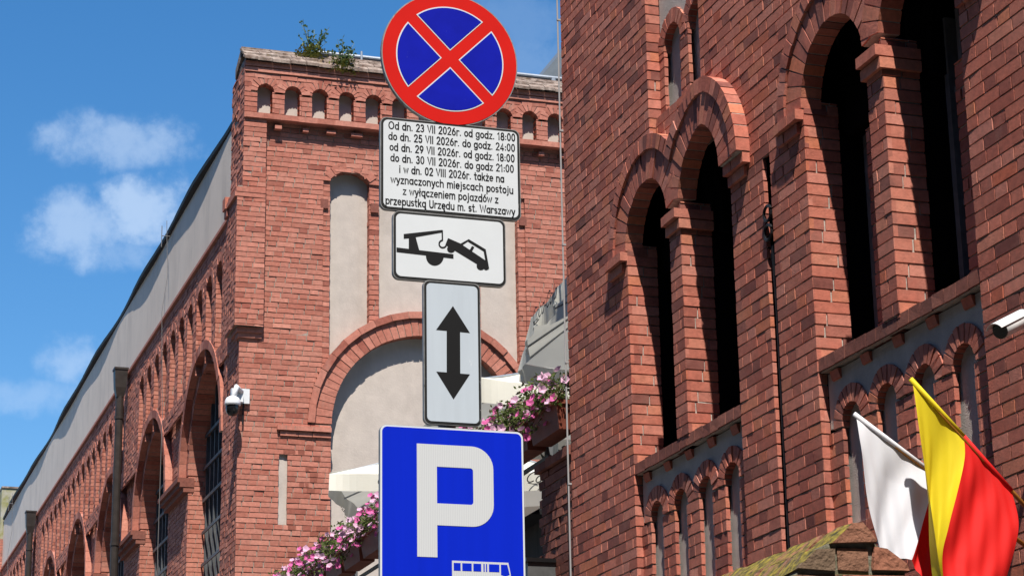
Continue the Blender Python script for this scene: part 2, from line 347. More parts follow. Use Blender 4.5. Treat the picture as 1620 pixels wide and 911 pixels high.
def imposts(mb, fr, u0, u1, ztop, o, fb=-.25, step=True):
    """two corbelled courses of brick"""
    def course(a, b, z0, z1, oo):
        x = a
        while x < b-.01:
            e = min(x+rnd.choice((.13, .2, .27)), b)
            if b-e < .06: e = b
            mb.fbox(fr, x+.004, e-.004, z0+.005, z1-.005, fb, oo+rnd.gauss(0, .002), 0); x = e
        mb.fbox(fr, a+.006, b-.006, z0+.007, z1-.007, fb, oo-.01, 1)
    course(u0, u1, ztop-H, ztop, o)
    if step: course(u0+(.05 if u1-u0 > .3 else .0), u1, ztop-2*H, ztop-H, o*.45)

BA = [BR_A, MORT_A]; BB = [BR_B, MORT_B]

# ------------------------------------------------------------------ the setting
g = MB(); g.quad([(-1500, -1500, 0), (1500, -1500, 0), (1500, 1500, 0), (-1500, 1500, 0)]); tag(g.build('ground', PAVE), kind='structure')
g = MB(); g.quad([(-9, -60, .004), (-1.5, -60, .004), (-1.5, 140, .004), (-9, 140, .004)]); tag(g.build('road', ASPH), kind='structure')
g = MB(); g.box(-1.5, -1.3, -60, 140, -.05, .12); tag(g.build('kerb', KERB), kind='structure')
g = MB(); g.box(-1.298, 5.9, -60, 140, -.05, .11); tag(g.build('pavement', PAVE), kind='structure')

# unseen blocks added over the road and behind the viewpoint to cut low sky light
def block(label, x0, x1, y0, y1, h, face):
    t = thing('sky_screen_block', label, 'building', ((x0+x1)/2, (y0+y1)/2, 0), 'unseen blocks added for shade')
    b = MB(); b.box(x0, x1, y0, y1, 0, h); b.build('wall', mat('screen_block_grey', (.16, .145, .125), .95, .15, .6), t)
    b = MB(); b.box(x0-.4, x1+.4, y0-.4, y1+.4, h, h+.5); b.build('cornice', KERB, t)
    n = int(((y1-y0) if face == 'x' else (x1-x0))/3.2)
    for k in range(n):
        for z in range(int(h/3.4)):
            u = (y0 if face == 'x' else x0)+1.6+3.2*k; w_ = MB()
            if face == 'x': w_.box(x1-.1, x1+.03, u-.55, u+.55, 1+3.4*z, 2.9+3.4*z)
            else: w_.box(u-.55, u+.55, y1-.1, y1+.03, 1+3.4*z, 2.9+3.4*z)
            w_.build('window', GLASS, t)
block('plain block added across the road to screen the low sky', -26, -14, -30, 42, 24, 'x')
block('plain tall block added behind the viewpoint to screen the low sky', -24, 46, -44, -22, 42, 'y')

# ------------------------------------------------------------------ right hand brick hall (facade x = 6)
XA = 6.0; fa = FX(XA); YF, YN = 16.523, 6.2; ZT = 11.2
hallA = thing('brick_tower', 'dark red brick tower with two pairs of deep round-arched windows behind the flags', 'building', (XA, 12, 0))
groups = [dict(far=15.165, near=13.21, p0=14.11, p1=14.32), dict(far=12.05, near=10.07, p0=10.98, p1=11.18)]
holes = []; slotA = (12.575, 12.69)
SPR = 6.735
for gp in groups:
    gp['w'] = [((gp['far']+gp['p1'])/2, (gp['far']-gp['p1'])/2), ((gp['p0']+gp['near'])/2, (gp['p0']-gp['near'])/2)]
    mid = (gp['p0']+gp['p1'])/2
    holes.append(rect(gp['near'], gp['far'], 3.98, 5.06))                      # arcade panel
    for c, r in gp['w']:
        holes.append(archhole(c, r, SPR, 5.06)); holes.append(circ(c, r+.27, SPR))
    cu = mid-.085
    gp['up'] = (cu-.50, cu+.50)
    holes.append(rect(cu-.50, cu+.50, 7.30, 9.3))
holes.append(rect(slotA[0], slotA[1], 2.0, 6.62))
wall = MB(); bricks(wall, fa, 2.2, ZT, YN, YF, holes, L=.255, rough=.62)
for gp in groups:                                                              # backing of the arch rings
    bricks(wall, fa, 6.7, 7.62, gp['near']-.3, gp['far']+.3, [archhole(c, r+.07, SPR, 5.06) for c, r in gp['w']], o=-.055, depth=.06)
wall.build('wall', BA, hallA)
core = MB()
core.box(6.9, 18, 3.0, YF-.03, 0, ZT-.3); core.box(6.02, 6.9, 3.0, YF-.03, ZT-.3, ZT)
core.box(6.04, 6.6, YF-.31, YF-.02, 0, ZT-.3); core.box(6.02, 6.9, 3.0, YN, 0, ZT-.3)
core.box(6.03, 6.9, YN, YF-.02, 0, 2.25)
core.build('light_block_core', DARK, hallA)  # closed dark body put in behind the facade to block light
side = MB(); bricks(side, lambda u, v, o: (u, YF+o, v), 2.2, ZT, 6.0, 8.0, L=.255); side.build('return_wall', BA, hallA)
back = MB()                                                                   # masonry behind the facade, between the openings
for (a, b) in ((YN, 10.07), (12.05, 12.56), (12.70, 13.21), (15.165, YF-.03)): back.box(6.03, 6.9, a+.012, b-.012, 2.2, 6.58); back.box(6.30, 6.9, a-.3 if a > YN else a, b+.3 if b < 16 else b, 6.58, ZT-.3)
for gp in groups:
    back.box(6.03, 6.9, gp['p0']+.012, gp['p1']-.012, 5.0, 6.58); back.box(6.31, 6.9, gp['p0']-.05, gp['p1']+.05, 6.58, 7.7)
    back.box(6.30, 6.9, gp['near'], gp['far'], 2.2, 5.05); back.box(6.03, 6.9, gp['near'], gp['far'], 2.2, 3.90)
    back.box(6.30, 6.9, gp['near']-.1, gp['far']+.1, 7.56, ZT-.3)
back.box(6.11, 6.9, 12.56, 12.70, 2.2, ZT-.3)
back.build('inner_masonry', DARK, hallA)  # masonry coloured black for the deep shade behind the reveals
sp = MB(); sp.fbox(fa, slotA[0]-.01, slotA[1]+.01, 2.2, 6.64, -.12, -.10); sp.build('slot_plaster', PLASG, hallA)
for gi, gp in enumerate(groups):
    mid = (gp['p0']+gp['p1'])/2
    for (fy, z0, z1, dx) in [(c+r, 5.06, SPR+.06, .245) for c, r in gp['w']] + [(gp['far'], 3.98, 5.0, .064), (gp['up'][1], 7.3, 9.3, .115)]:
        jm = MB(); bricks(jm, FY(fy), z0, z1, XA+.005, XA+dx, L=.27); jm.build('reveal', BA, hallA)   # far reveals
    for wi, (c, r) in enumerate(gp['w']):
        side_keep = (lambda y, z: y > mid+.002 or z > SPR+.55) if wi == 0 else (lambda y, z: y < mid-.0 or z > SPR+.62)
        ar = MB()
        HO = (lambda t: .03) if wi == 0 else (lambda t: .034+.066*(lambda q: q*q*(3-2*q))(min(1, max(0, (t-1.0)/1.4))))
        ring(ar, fa, c, SPR, r, r+.225, lambda t, HO=HO: HO(t)-.017, -.13, n=19, keep=(lambda y, z: y > mid) if wi == 0 else (lambda y, z: y < mid))
        # hood mould
        hk = (lambda y, z: y > mid+.01) if wi == 0 else (lambda y, z: y < mid+.01 or z > SPR+.52)
        ring(ar, fa, c, SPR, r+.225, r+.335, HO, -.2, n=25, keep=hk)
        ar.build('archivolt', BA, hallA)
        for (a_, b_) in (((gp['far'], gp['far']+.345), (gp['p0']-.03, gp['p1']+.03)) if wi == 0 else ((gp['near']-.335, gp['near']),)):
            im = MB(); imposts(im, fa, a_, b_, SPR, .055); im.build('impost', BA, hallA)
        # inner order and glazing
        io = MB(); ya, yb = c-r+(.50 if gi else .12), c+r+.06
        bricks(io, fa, 5.06, SPR-.25, c-r-.05, c+r+.05, [lambda v, ya=ya, yb=yb, c=c, r=r: [(ya, yb)] if v < SPR+r-.15 else []], o=-.238, L=.27)
        io.build('inner_jamb', BA, hallA)
        wd = MB(); wd.fbox(fa, ya-.02, yb+.02, 5.04, SPR+r+.1, -.52, -.50)
        wo_ = wd.build('arched_window', GLASS, hallA)
        fm = MB()
        yb = c+r-.02
        for (a, b) in ((ya, ya+.04), (yb-.05, yb), ((ya+yb)/2-.02, (ya+yb)/2+.02)): fm.fbox(fa, a, b, 5.07, SPR+.2, -.50, -.40)
        for zz in (5.07, 5.75, 6.45): fm.fbox(fa, ya+.04, (ya+yb)/2-.02, zz, zz+.04, -.50, -.43); fm.fbox(fa, (ya+yb)/2+.02, yb-.05, zz, zz+.04, -.50, -.43)
        fo = fm.build('window_frame', STEEL); fo.parent = wo_
    # sill with dentils
    sm = MB(); y = gp['near']
    while y < gp['far']-.02:
        e = min(y+.135, gp['far']); zz = rnd.uniform(-.004, .004)
        sm.hexa([fa(y+.003, 5.005+zz, -.004+rnd.uniform(-.006, .003)), fa(e-.003, 5.005+zz, -.004), fa(e-.003, 5.085+zz, -.008), fa(y+.003, 5.085+zz, -.008), fa(y+.003, 4.99, -.3), fa(e-.003, 4.99, -.3), fa(e-.003, 5.15, -.3), fa(y+.003, 5.15, -.3)], 0); y = e
    sm.fbox(fa, gp['near'], gp['far'], 5.0, 5.075, -.3, -.018, 1)
    sm.build('sill', [BR_D, MORT_A], hallA)
    # lower arcade: four niches
    w_ = gp['far']-gp['near']; sp_ = .452; c0 = (gp['far']+gp['near'])/2 + 1.5*sp_ + .0
    cs = [c0-i*sp_ for i in range(4)]; rn = .128; zs = 4.625
    ac = MB()
    edges = [gp['near']] + sorted(sum([[c-rn, c+rn] for c in cs], [])) + [gp['far']]
    for a, b in zip(edges[0::2], edges[1::2]):
        bricks(ac, fa, 3.98, zs, a, b, o=-.05, L=max(.13, b-a+.001))
        bricks(ac, FY(b), 3.98, zs, XA+.052, XA+.105, L=.14)
    for c in cs: ring(ac, fa, c, zs, rn, rn+.11, -.046, -.105, n=11, keep=lambda y, z, c=c: abs(y-c) < sp_/2-.004)
    arc = ac.build('niche_arcade', BA, hallA)
    for i in range(5):                                                        # corbels under the sill
        y = gp['near']+.22+i*(w_-.36)/4; d = MB()
        d.hexa([fa(y-.055, 4.935, -.05), fa(y+.055, 4.935, -.05), fa(y+.055, 4.988, -.035), fa(y-.055, 4.988, -.035), fa(y-.055, 4.89, -.15), fa(y+.055, 4.89, -.15), fa(y+.055, 4.988, -.15), fa(y-.055, 4.988, -.15)], 0)
        d.build('corbel', BR_A, hallA)
    pl = MB(); pl.fbox(fa, gp['near']+.01, gp['far']-.01, 3.95, 5.02, -.30, -.10)
    plate_over(pl, fa, gp['near']+.01, gp['far']-.01, 4.99, lambda u: max([zs+.02] + [zs+sqrt(max(0, (rn+.09)**2-(u-c)**2)) if abs(u-c) < rn+.09 else 0 for c in cs]), -.062, -.099, n=90)
    po = pl.build('niche_plaster', PLASG); po.parent = arc
    lg = MB(); lg.fbox(fa, gp['near'], gp['far'], 3.90, 3.975, -.25, -.02); lg.build('arcade_ledge', BR_A, hallA)
    # upper blind biforium
    a0, a1 = gp['up']; cu = (a0+a1)/2; rn2 = .165; c2 = [cu+.235, cu-.235]; zs2 = 8.13
    ub = MB(); ed = [a0] + sorted(sum([[c-rn2, c+rn2] for c in c2], [])) + [a1]
    for i, (a, b) in enumerate(zip(ed[0::2], ed[1::2])):
        bricks(ub, fa, 7.3, zs2, a, b, o=-.10, L=max(.13, b-a+.001)); bricks(ub, FY(b), 7.3, zs2, XA+.102, XA+.17, L=.14)
    for c in c2: ring(ub, fa, c, zs2, rn2, rn2+.11, -.096, -.17, n=11, keep=lambda y, z, c=c: abs(y-c) < .235)
    uo = ub.build('blind_window', BA, hallA)
    pl = MB(); pl.fbox(fa, a0+.01, a1-.01, 7.3, 9.3, -.31, -.165)
    plate_over(pl, fa, a0+.01, a1-.01, 9.3, lambda u: max([zs2+.02] + [zs2+sqrt(max(0, (rn2+.09)**2-(u-c)**2)) if abs(u-c) < rn2+.09 else 0 for c in c2]), -.114, -.164, n=50)
    po = pl.build('niche_plaster', PLASG); po.parent = uo
# cables on the tower
cb = MB(); cb.tube([(5.975, YF+.005, 2.3), (5.975, YF+.006, 7), (5.975, YF+.004, ZT)], .0075, 8)
for z in range(3, 11): cb.box(5.968, 6.01, YF-.006, YF+.012, z+.2, z+.215)
cb.build('conductor_cable', CABLE, hallA)
cb = MB(); cb.tube([(6.03, 12.61, 2.3), (6.03, 12.61, 5.6), (6.03, 12.63, 6.0)], .026, 8)
for (yy, zz) in ((12.63, 6.22), (12.635, 6.09)): cb.tube([(5.99, yy+.055*cos(t*pi/8), zz+.05*sin(t*pi/8)) for t in range(17)], .011, 6, cap=False)
cb.build('black_cable', CABLED, hallA)
# bullet camera is a thing of its own
bc = thing('bullet_camera', 'white bullet security camera on the brick pier above the flags', 'camera', (5.97, 9.7, 4.7))
tip = at(1579, 525, 'x', 5.62); bk = at(1616, 506, 'x', 5.82)
d = (tip-bk).normalized(); mb = MB(); L_ = (tip-bk).length
mb.tube([bk, bk+d*L_*.9], .042, 20); mb.build('body', WHITEP, bc, True)
mb = MB(); mb.tube([bk+d*L_*.89, bk+d*L_*.93], [.0405, .040], 20); mb.build('lens', BLACKP, bc)
mb = MB()
a = d.cross(Vector((0, 0, 1))).normalized(); u = a.cross(d)
for i in range(8):
    t0, t1 = pi*(.14+.72*i/8), pi*(.14+.72*(i+1)/8)
    A = lambda t, s, r: bk + d*s + (a*cos(t)+u*sin(t))*r
    mb.hexa([A(t0, -.02, .050), A(t0, L_+.03, .050), A(t1, L_+.03, .050), A(t1, -.02, .050), A(t0, -.02, .046), A(t0, L_+.03, .046), A(t1, L_+.03, .046), A(t1, -.02, .046)])
mb.build('sun_shield', WHITEP, bc)
mb = MB(); e = bk+Vector((.0, -.02, .0)); mb.tube([bk+d*.03+Vector((0, 0, -.03)), e+Vector((.06, -.05, .01)), (5.985, e.y-.10, e.z+.02)], .02, 12); mb.tube([(5.96, e.y-.10, e.z+.02), (6.01, e.y-.10, e.z+.02)], .045, 18); mb.build('bracket', WHITEP, bc, True)

# ------------------------------------------------------------------ far market hall: front y = 30.5, long side x = 6.12
YB = 30.5; fb = FY(YB); XS = 6.12; fs = FX(XS)
hallB = thing('market_hall', 'salmon brick market hall with blind arcades, a plastered arch and a tar-edged roof', 'building', (8, YB, 0))
XE = 16.9                                                                      # right end of the front
AC, AZc, AR0, AR1 = 8.857, 8.955, 1.41, 1.77
fw_ = MB()
hol = [archhole(AC, AR1-.06, AZc, 8.9), rect(7.43, 2*AC-7.43, 5.0, 8.92), rect(7.29, 2*AC-7.29, 8.9, 12.60),
       circ(AC, AR1, AZc), rect(6.675, 6.803, 7.494, 8.457)]
# small set-back order round the tall panels
pans = [(7.40, 8.0, 12.66, .30), (8.145, 2*AC-8.145, 12.72, .7), (2*AC-8.0, 2*AC-7.40, 12.66, .30)]
ph = []
for (a, b, s, r) in pans:
    c = (a+b)/2; hw = (b-a)/2; rr = (hw*hw+.15*.15)/(2*.15)
    def seg(v, a=a, b=b, s=s, c=c, hw=hw, rr=rr):
        if v < 8.9: return []
        if v <= s: return [(a, b)]
        q = rr*rr-(v-(s+.15-rr))**2
        if q <= 0 or v > s+.15: return []
        q = sqrt(q); return [(c-q, c+q)]
    ph.append(seg)
bricks(fw_, fb, 5.0, 13.5, 6.08, XE, hol+ph, rec=.0105, rough=1.5)
bricks(fw_, fb, 9.01, 12.95, 7.29, 2*AC-7.29, ph+[circ(AC, AR1-.03, AZc)], o=-.03, rec=.0105, rough=1.5, L=.255)
fw_.build('front_wall', BB, hallB)
pt = MB()
archtop = lambda u: AZc+sqrt(max(0, (AR1-.06)**2-(u-AC)**2))
for (a, b, s, r) in pans: plate_over(pt, fb, a-.02, b+.02, s+.17, archtop, -.165, -.19, n=24)
pt.build('panel_plaster', PLAS, hallB)
for (a, b, s, r) in pans:                                                       # segmental heads
    hd = MB(); hw = (b-a)/2; c = (a+b)/2; rr = (hw*hw+.0225)/.3; al = math.degrees(math.asin(min(1, hw/rr)))
    ring(hd, fb, c, s+.15-rr, rr, rr+.13, .006, -.165, 90-al, 90+al, n=max(7, int(hw*2/.075)), rough=1.4)
    hd.build('segmental_head', BB, hallB)
    rv = MB(); bricks(rv, lambda u, v, o, b=b: (b-.0+o*-1+.0, u, v), archtop(b), s, YB+.035, YB+.165, L=.14); rv.build('panel_reveal', BB, hallB)
for x in (7.25, 8.015, 2*AC-8.13, 2*AC-7.38):                                   # dark blocks painted in for the shadow under the old imposts
    nm = MB(); nm.fbox(fb, x, x+.115, 12.20, 12.34, -.04, .001+.004); nm.build('impost_shadow', BR_D, hallB)
ar = MB(); ring(ar, fb, AC, AZc, AR0, AR1-.10, -.02, -.23, n=44, rough=1.5); ring(ar, fb, AC, AZc, AR1-.10, AR1, .025, -.15, n=20, rough=1.5, joint=.006)
ar.build('great_arch', BB, hallB)
pt = MB(); pt.fbox(fb, 7.40, 2*AC-7.40, 5.0, AZc+AR0+.1, -.26, -.21); pt.build('arch_plaster', PLAS, hallB)
rv = MB()
for x in (7.43,): bricks(rv, lambda u, v, o: (x+o, u, v), 5.0, 8.9, YB+.004, YB+.21)
rv.build('arch_reveal', BB, hallB)
pt = MB(); pt.fbox(fb, 6.66, 6.82, 7.45, 8.5, -.07, -.045); pt.build('slit_plaster', PLAS, hallB)
for (a, b) in ((6.635, 7.43), (2*AC-7.43, 2*AC-6.635)): lg = MB(); imposts(lg, fb, a, b, 8.89, .06, -.03); lg.build('ledge', BB, hallB)
# replaced darker bricks
PATCH = []
for (px, py, w2) in ((490, 738, 12), (503, 726, 10), (497, 748, 12), (497, 757, 11), (480, 770, 14), (492, 778, 12), (487, 866, 14), (497, 843, 13), (462, 833, 12), (507, 833, 18), (462, 874, 13), (478, 716, 10), (490, 708, 12), (455, 716, 18)):
    p = at(px, py, 'y', YB); k = floor(p.z/H); rb = MB(); rb.fbox(fb, p.x-.06, p.x-.06+w2*.0095, k*H+.006, k*H+H-.006, -.02, .004); PATCH.append(rb)
RB_M = brick_mat('brick_dark_patch', [(0, (.27, .08, .055)), (1, (.36, .12, .08))], .1, (.4, .25, .2))
for rb in PATCH: rb.build('replacement_brick', RB_M, hallB)
# corner pilaster
pl = MB()
fp = FY(30.385)
bricks(pl, fp, 12.3, 13.46, 6.065, 6.40, rough=2.0, rec=.0105); bricks(pl, fp, 10.29, 12.31, 5.985, 6.40, rough=1.4, rec=.0105)
bricks(pl, FX(6.065), 12.3, 14.3, 30.39, 31.32, rough=2.5, rec=.0105); bricks(pl, FX(5.985), 10.29, 12.31, 30.39, 31.15, rough=1.5, rec=.0105)
pl.box(6.08, 6.39, 30.40, 31.3, 12.3, 13.44, 1); pl.box(6.08, 6.39, 30.56, 31.3, 13.44, 14.2, 1); pl.box(6.0, 6.39, 30.40, 31.14, 10.30, 12.4, 1)
pl.fbox(fp, 5.97, 6.40, 12.30, 12.372, -.76, .012); pl.fbox(fp, 5.95, 6.40, 12.232, 12.30, -.78, .006)
pl.box(5.93, 6.3, 31.02, 31.22, 12.24, 12.42); pl.box(5.955, 6.3, 31.0, 31.2, 12.12, 12.24)
pl.fbox(fp, 6.03, 6.40, 10.215, 10.29, -.5, -.055); pl.fbox(fp, 6.05, 6.395, 10.14, 10.215, -.3, -.085)
bricks(pl, FX(6.085), 5.0, 10.29, 30.505, 31.3, L=.27, rough=1.5, rec=.0105); bricks(pl, FX(6.14), 5.0, 10.29, 31.3, 31.95, L=.27, rough=1.5, rec=.0105)
pl.build('corner_pilaster', BB, hallB)
# frieze of small niches
ff = FY(30.365); fz = MB(); nn = [6.3775+.4114*i for i in range(25)]; rn = .1275; zs = 13.885
bricks(fz, ff, 13.54, 14.34, 6.06, XE, [archhole(c, rn, zs, 13.5) for c in nn] + [circ(c, rn+.10, zs) for c in nn], rough=1.5, rec=.0105, L=.26)
for c in nn: ring(fz, ff, c, zs, rn, rn+.135, .0, -.165, n=9, keep=lambda u, v, c=c: abs(u-c) < .2057, rough=1.5)
for c in nn: bricks(fz, lambda u, v, o, c=c: (c+rn+o, u, v), 13.54, zs, 30.355, 30.51)
fz.fbox(ff, 6.06, XE, 13.455, 13.54, -.2, .012)
for i in range(40): fz.fbox(ff, 6.08+i*.27, 6.08+i*.27+.26, 13.457, 13.538, -.1, .016+rnd.gauss(0, .003))
fz.fbox(ff, 6.09, XE, 14.165, 14.175, -.1, -.004); fz.fbox(ff, 6.06, XE, 14.18, 14.245, -.1, .022); fz.fbox(ff, 6.06, XE, 14.262, 14.335, -.1, .03)
fzo = fz.build('frieze', BB, hallB)
pt = MB(); pt.fbox(ff, 6.1, XE, 13.5, 14.1, -.2, -.166)
po = pt.build('niche_plaster', PLAS); po.parent = fzo
# broken brick ends under the frieze
for i in range(26): bl = MB(); bl.fbox(fb, 6.50+i*.41+rnd.uniform(-.05, .05), 6.63+i*.41, 13.335+rnd.uniform(-.01, .01), 13.385, -.02, .10+rnd.uniform(-.02, .01)); bl.build('dentil', BB, hallB)
cpn = MB(); x = 6.02                                                            # weathered tile coping, three courses up the slope
for row, (y0, z0, y1, z1) in enumerate(((30.27, 14.335, 30.40, 14.44), (30.375, 14.435, 30.51, 14.535), (30.485, 14.53, 30.66, 14.63))):
    x = 6.03
    while x < XE:
        e = x+rnd.uniform(.16, .3); j = rnd.gauss(0, .006); jj = rnd.gauss(0, .006)
        cpn.hexa([(x+.004, y0+j, z0+jj), (e-.004, y0+j, z0+jj), (e-.004, y0+j, z0+.045+jj), (x+.004, y0+j, z0+.045+jj), (x+.004, y1, z1-.02), (e-.004, y1, z1-.02), (e-.004, y1, z1+.03+jj), (x+.004, y1, z1+.03+jj)]); x = e
cpn.box(6.07, XE, 30.37, 30.9, 14.2, 14.4)
cpn.hexa([(6.05, 30.62, 14.5), (XE, 30.62, 14.5), (XE, 30.62, 14.665), (6.05, 30.62, 14.665), (6.05, 31.05, 14.3), (XE, 31.05, 14.3), (XE, 31.05, 14.45), (6.05, 31.05, 14.45)])
cpn.build('coping', LICH, hallB)
# long side
YE = 64.2; BAY0 = 33.72; PER = 4.78; centres = [BAY0+PER*i for i in range(6)]
nc = [32.35+.809*i for i in range(10)] + [41.92+.777*i for i in range(17)] + [56.05+.777*i for i in range(10)]
rn = .245; zsn = 11.60; HR = 1.73; ZSP = 9.10
sd = MB()
bricks(sd, fs, 10.15, 12.1, 31.16, YE, [archhole(c, rn, zsn, 10.5) for c in nc] + [circ(c, HR-.03, ZSP) for c in centres] + [circ(c, rn+.06, zsn) for c in nc], rec=.0105, rough=1.5)
for c in nc: ring(sd, fs, c, zsn, rn, rn+.12, .004, -.14, n=11, rough=1.5)
for c in nc: bricks(sd, FY(c+rn), 10.5, zsn, XS+.004, XS+.15, L=.15)
bricks(sd, fs, 10.3, 12.0, 31.9, YE, [archhole(c-.04, .15, 11.18, 10.0) for c in nc] + [circ(c, HR, ZSP) for c in centres], o=-.14, rec=.0105)
for c in nc: bricks(sd, FY(c-.04+.15), 10.5, 11.18, XS+.145, XS+.225, L=.08)
for c in nc: ring(sd, fs, c-.04, 11.18, .15, .22, -.13, -.2, n=7)
bricks(sd, fs, 5.0, 10.5, 31.9, YE, [archhole(c, 1.475, ZSP, 5.0) for c in centres] + [circ(c, HR-.04, ZSP) for c in centres], o=-.11, rec=.0105, rough=1.3)
for c in centres: bricks(sd, FY(c+1.475), 5.0, ZSP, XS+.115, XS+.42, L=.27, rec=.0105)
bricks(sd, fs, 12.1, 12.26, 31.16, YE, rec=.0105, rough=1.5); sd.fbox(fs, 31.1, YE, 12.258, 12.31, -.1, .042)
sd.build('side_wall', BB, hallB)
pt = MB(); pt.fbox(fs, 31.9, YE, 10.64, 12.0, -.26, -.225); pt.build('niche_plaster', PLAS, hallB)
for c in centres:
    ar = MB(); ring(ar, fs, c, ZSP, 1.475, HR-.06, -.10, -.42, n=46, rough=1.2); ring(ar, fs, c, ZSP, HR-.07, HR+.07, .012, -.15, n=24, rough=1.3, joint=.005)
    ar.build('side_arch', BB, hallB)
    for e in (c+1.475,):
        im = MB(); im.fbox(fs, e-.02, e+1.86, 8.985, 9.06, -.2, .07); im.fbox(fs, e-.02, e+1.84, 8.91, 8.985, -.2, .03); im.fbox(fs, e-.01, e+1.84, 8.83, 8.91, -.2, -.03); im.build('pier_impost', BR_D, hallB)
    wn = MB(); wn.fbox(fs, c-1.6, c+1.6, 5.0, 10.8, -.47, -.45); wobj = wn.build('arched_window', GLASS, hallB)
    fm = MB()
    for i in range(-4, 5): fm.fbox(fs, c+i*.34-.025, c+i*.34+.025, 6.9, ZSP+sqrt(1.5**2-(i*.34)**2), -.45, -.37)
    for zz in (7.1, 7.62, 8.14, 8.66, 9.18, 9.7): fm.fbox(fs, c-1.47, c+1.47, zz, zz+.05, -.36, -.34)
    fo = fm.build('window_frame', STEELB); fo.parent = wobj
    sl_ = MB(); sl_.hexa([fs(c-1.47, 7.0, -.06), fs(c+1.47, 7.0, -.06), fs(c+1.47, 7.04, -.06), fs(c-1.47, 7.04, -.06), fs(c-1.47, 7.0, -.44), fs(c+1.47, 7.0, -.44), fs(c+1.47, 7.13, -.44), fs(c-1.47, 7.13, -.44)])
    bricks(sl_, fs, 5.0, 7.0, c-1.475, c+1.475, o=-.2, L=.27); sl_.build('sill', BB, hallB)
# body, attic, roof
bd = MB(); bd.box(6.8, 26, 31.4, YE+2, 0, 13.7); bd.box(6.42, XE, 30.74, 31.4, 0, 14.2); bd.box(6.30, 6.9, 31.1, YE, 12.0, 13.7)
bd.box(6.42, 6.8, 31.3, YE, 10.72, 12.1); bd.box(6.62, 6.8, 31.3, YE, 5, 10.8)
bd.box(6.12, 26, 30.52, YE+2, 0, 5.0)
bd.build('light_block_core', DARK, hallB)  # dark body put in to block light inside the hall
at_ = MB(); n = 60
at_.fbox(fs, 31.3, YE, 12.28, 13.72, -.2, -.005); at_.build('attic_wall', STUC, hallB)
rf = MB(); ys = [31.2+(YE-31.2)*i/160 for i in range(161)]; rr_ = random.Random(4)
wav = [.052+.022*sin(y*1.15)+.02*sin(y*.53+1)+rr_.uniform(-.002, .002) for y in ys]
sag = [13.79+.014*sin(y*1.1+.5)+.02*sin(y*.45) for y in ys]
for i in range(160):
    a, b = ys[i], ys[i+1]; oa, ob = wav[i], wav[i+1]; za, zb = sag[i], sag[i+1]
    rf.hexa([fs(a, za-.06, oa), fs(b, zb-.06, ob), fs(b, zb, ob+.01), fs(a, za, oa+.01), fs(a, 13.70, -.3), fs(b, 13.70, -.3), fs(b, zb+.05, -.3), fs(a, za+.05, -.3)])
rf.quad([(6.42, 31.0, 13.84), (16.5, 31.0, 14.1), (16.5, YE, 14.1), (6.42, YE, 13.84)])
rf.build('roof', TAR, hallB)
# drainpipes with hoppers
for y in (41.25, 55.75):
    dp = MB(); xp = XS-.16
    dp.tube([(xp, y, 4.5), (xp, y, 11.9)],   .076, 14)
    for z in (6.5, 9.0, 11.4): dp.tube([(xp, y, z), (xp, y, z+.05)], .088, 14)
    dpo = dp.build('drainpipe', PIPE, hallB, False)
    hp = MB()
    for (z0, z1, a0, a1) in ((11.82, 12.0, .07, .105), (12.0, 12.34, .105, .122), (12.34, 12.38, .135, .135)):
        hp.hexa([(xp-a0, y-a0, z0), (xp+a0, y-a0, z0), (xp+a1, y-a1, z1), (xp-a1, y-a1, z1), (xp-a0, y+a0, z0), (xp+a0, y+a0, z0), (xp+a1, y+a1, z1), (xp-a1, y+a1, z1)])
    h_ = hp.build('rain_hopper', PIPE); h_.parent = dpo
for (px, py) in ((266, 372), (20, 808)):
    y = at(px, py, 'x', 6.05).y; cbb = MB()
    cbb.tube([(6.02, y, 13.9), (6.03, y, 13.6), (6.06, y, 12.9), (5.98, y, 12.25), (6.04, y, 10.5), (6.02, y, 6)], .005, 6)
    cbb.tube([(6.10, y, 13.62), (5.94, y, 13.62)], .007, 6); cbb.tube([(5.94, y, 13.42), (5.94, y, 13.80)], .007, 6)
    cbb.build('lightning_conductor', CABLEG, hallB)
# rails and the zinc lantern on the roof
rl = MB(); a, b = at(800, 116, 'y', 32), at(905, 128, 'y', 32); b.z = a.z
rl.tube([(7.5, 32, a.z), (16, 32, a.z)], .035, 10)
for x in (9.0, 10.2, 11.47, 12.7, 14): rl.tube([(x, 32, 13.9), (x, 32, a.z)], .045, 10)
p = at(572, 82, 'y', 31.6); rl.tube([(p.x, 31.6, 14.0), (p.x, 31.6, p.z)], .018, 8)
rl.build('roof_railing', GALV, hallB)
ln = MB(); A = at(836, 145, 'y', 36.); B = at(905, 62, 'y', 36.)
for k, (dx, o) in enumerate(((0, 0), (.18, -.08), (.36, -.16))):
    ln.prism([(A.x+dx, A.z-.6), (B.x+dx+2, A.z-.6), (B.x+dx+2, B.z+(B.z-A.z)/(B.x-A.x)*2-.1*k), (A.x+dx, A.z-.06*k)], FY(36.+k*.1), -3, 0)
ln.build('roof_lantern', ZINC, hallB)
ep = MB(); q0, q1 = at(3, 772, 'y', YE+.1), at(40, 772, 'y', YE+.1)
ep.box(q0.x, q0.x+3, YE+.05, YE+2.5, 12.9, q0.z); epo = ep.build('end_parapet', MOSSW, hallB)
ep = MB(); ep.box(q0.x-.01, q0.x+3, YE+.02, YE+2.5, q0.z, q0.z+.05); e_ = ep.build('parapet_cap', LICH); e_.parent = epo
ep = MB(); q2 = at(0, 840, 'y', YE+.1); bricks(ep, FY(YE+.03), 5, 13.2, q2.x-.6, 6.3, L=.27); ep.build('end_wall', BB, hallB)

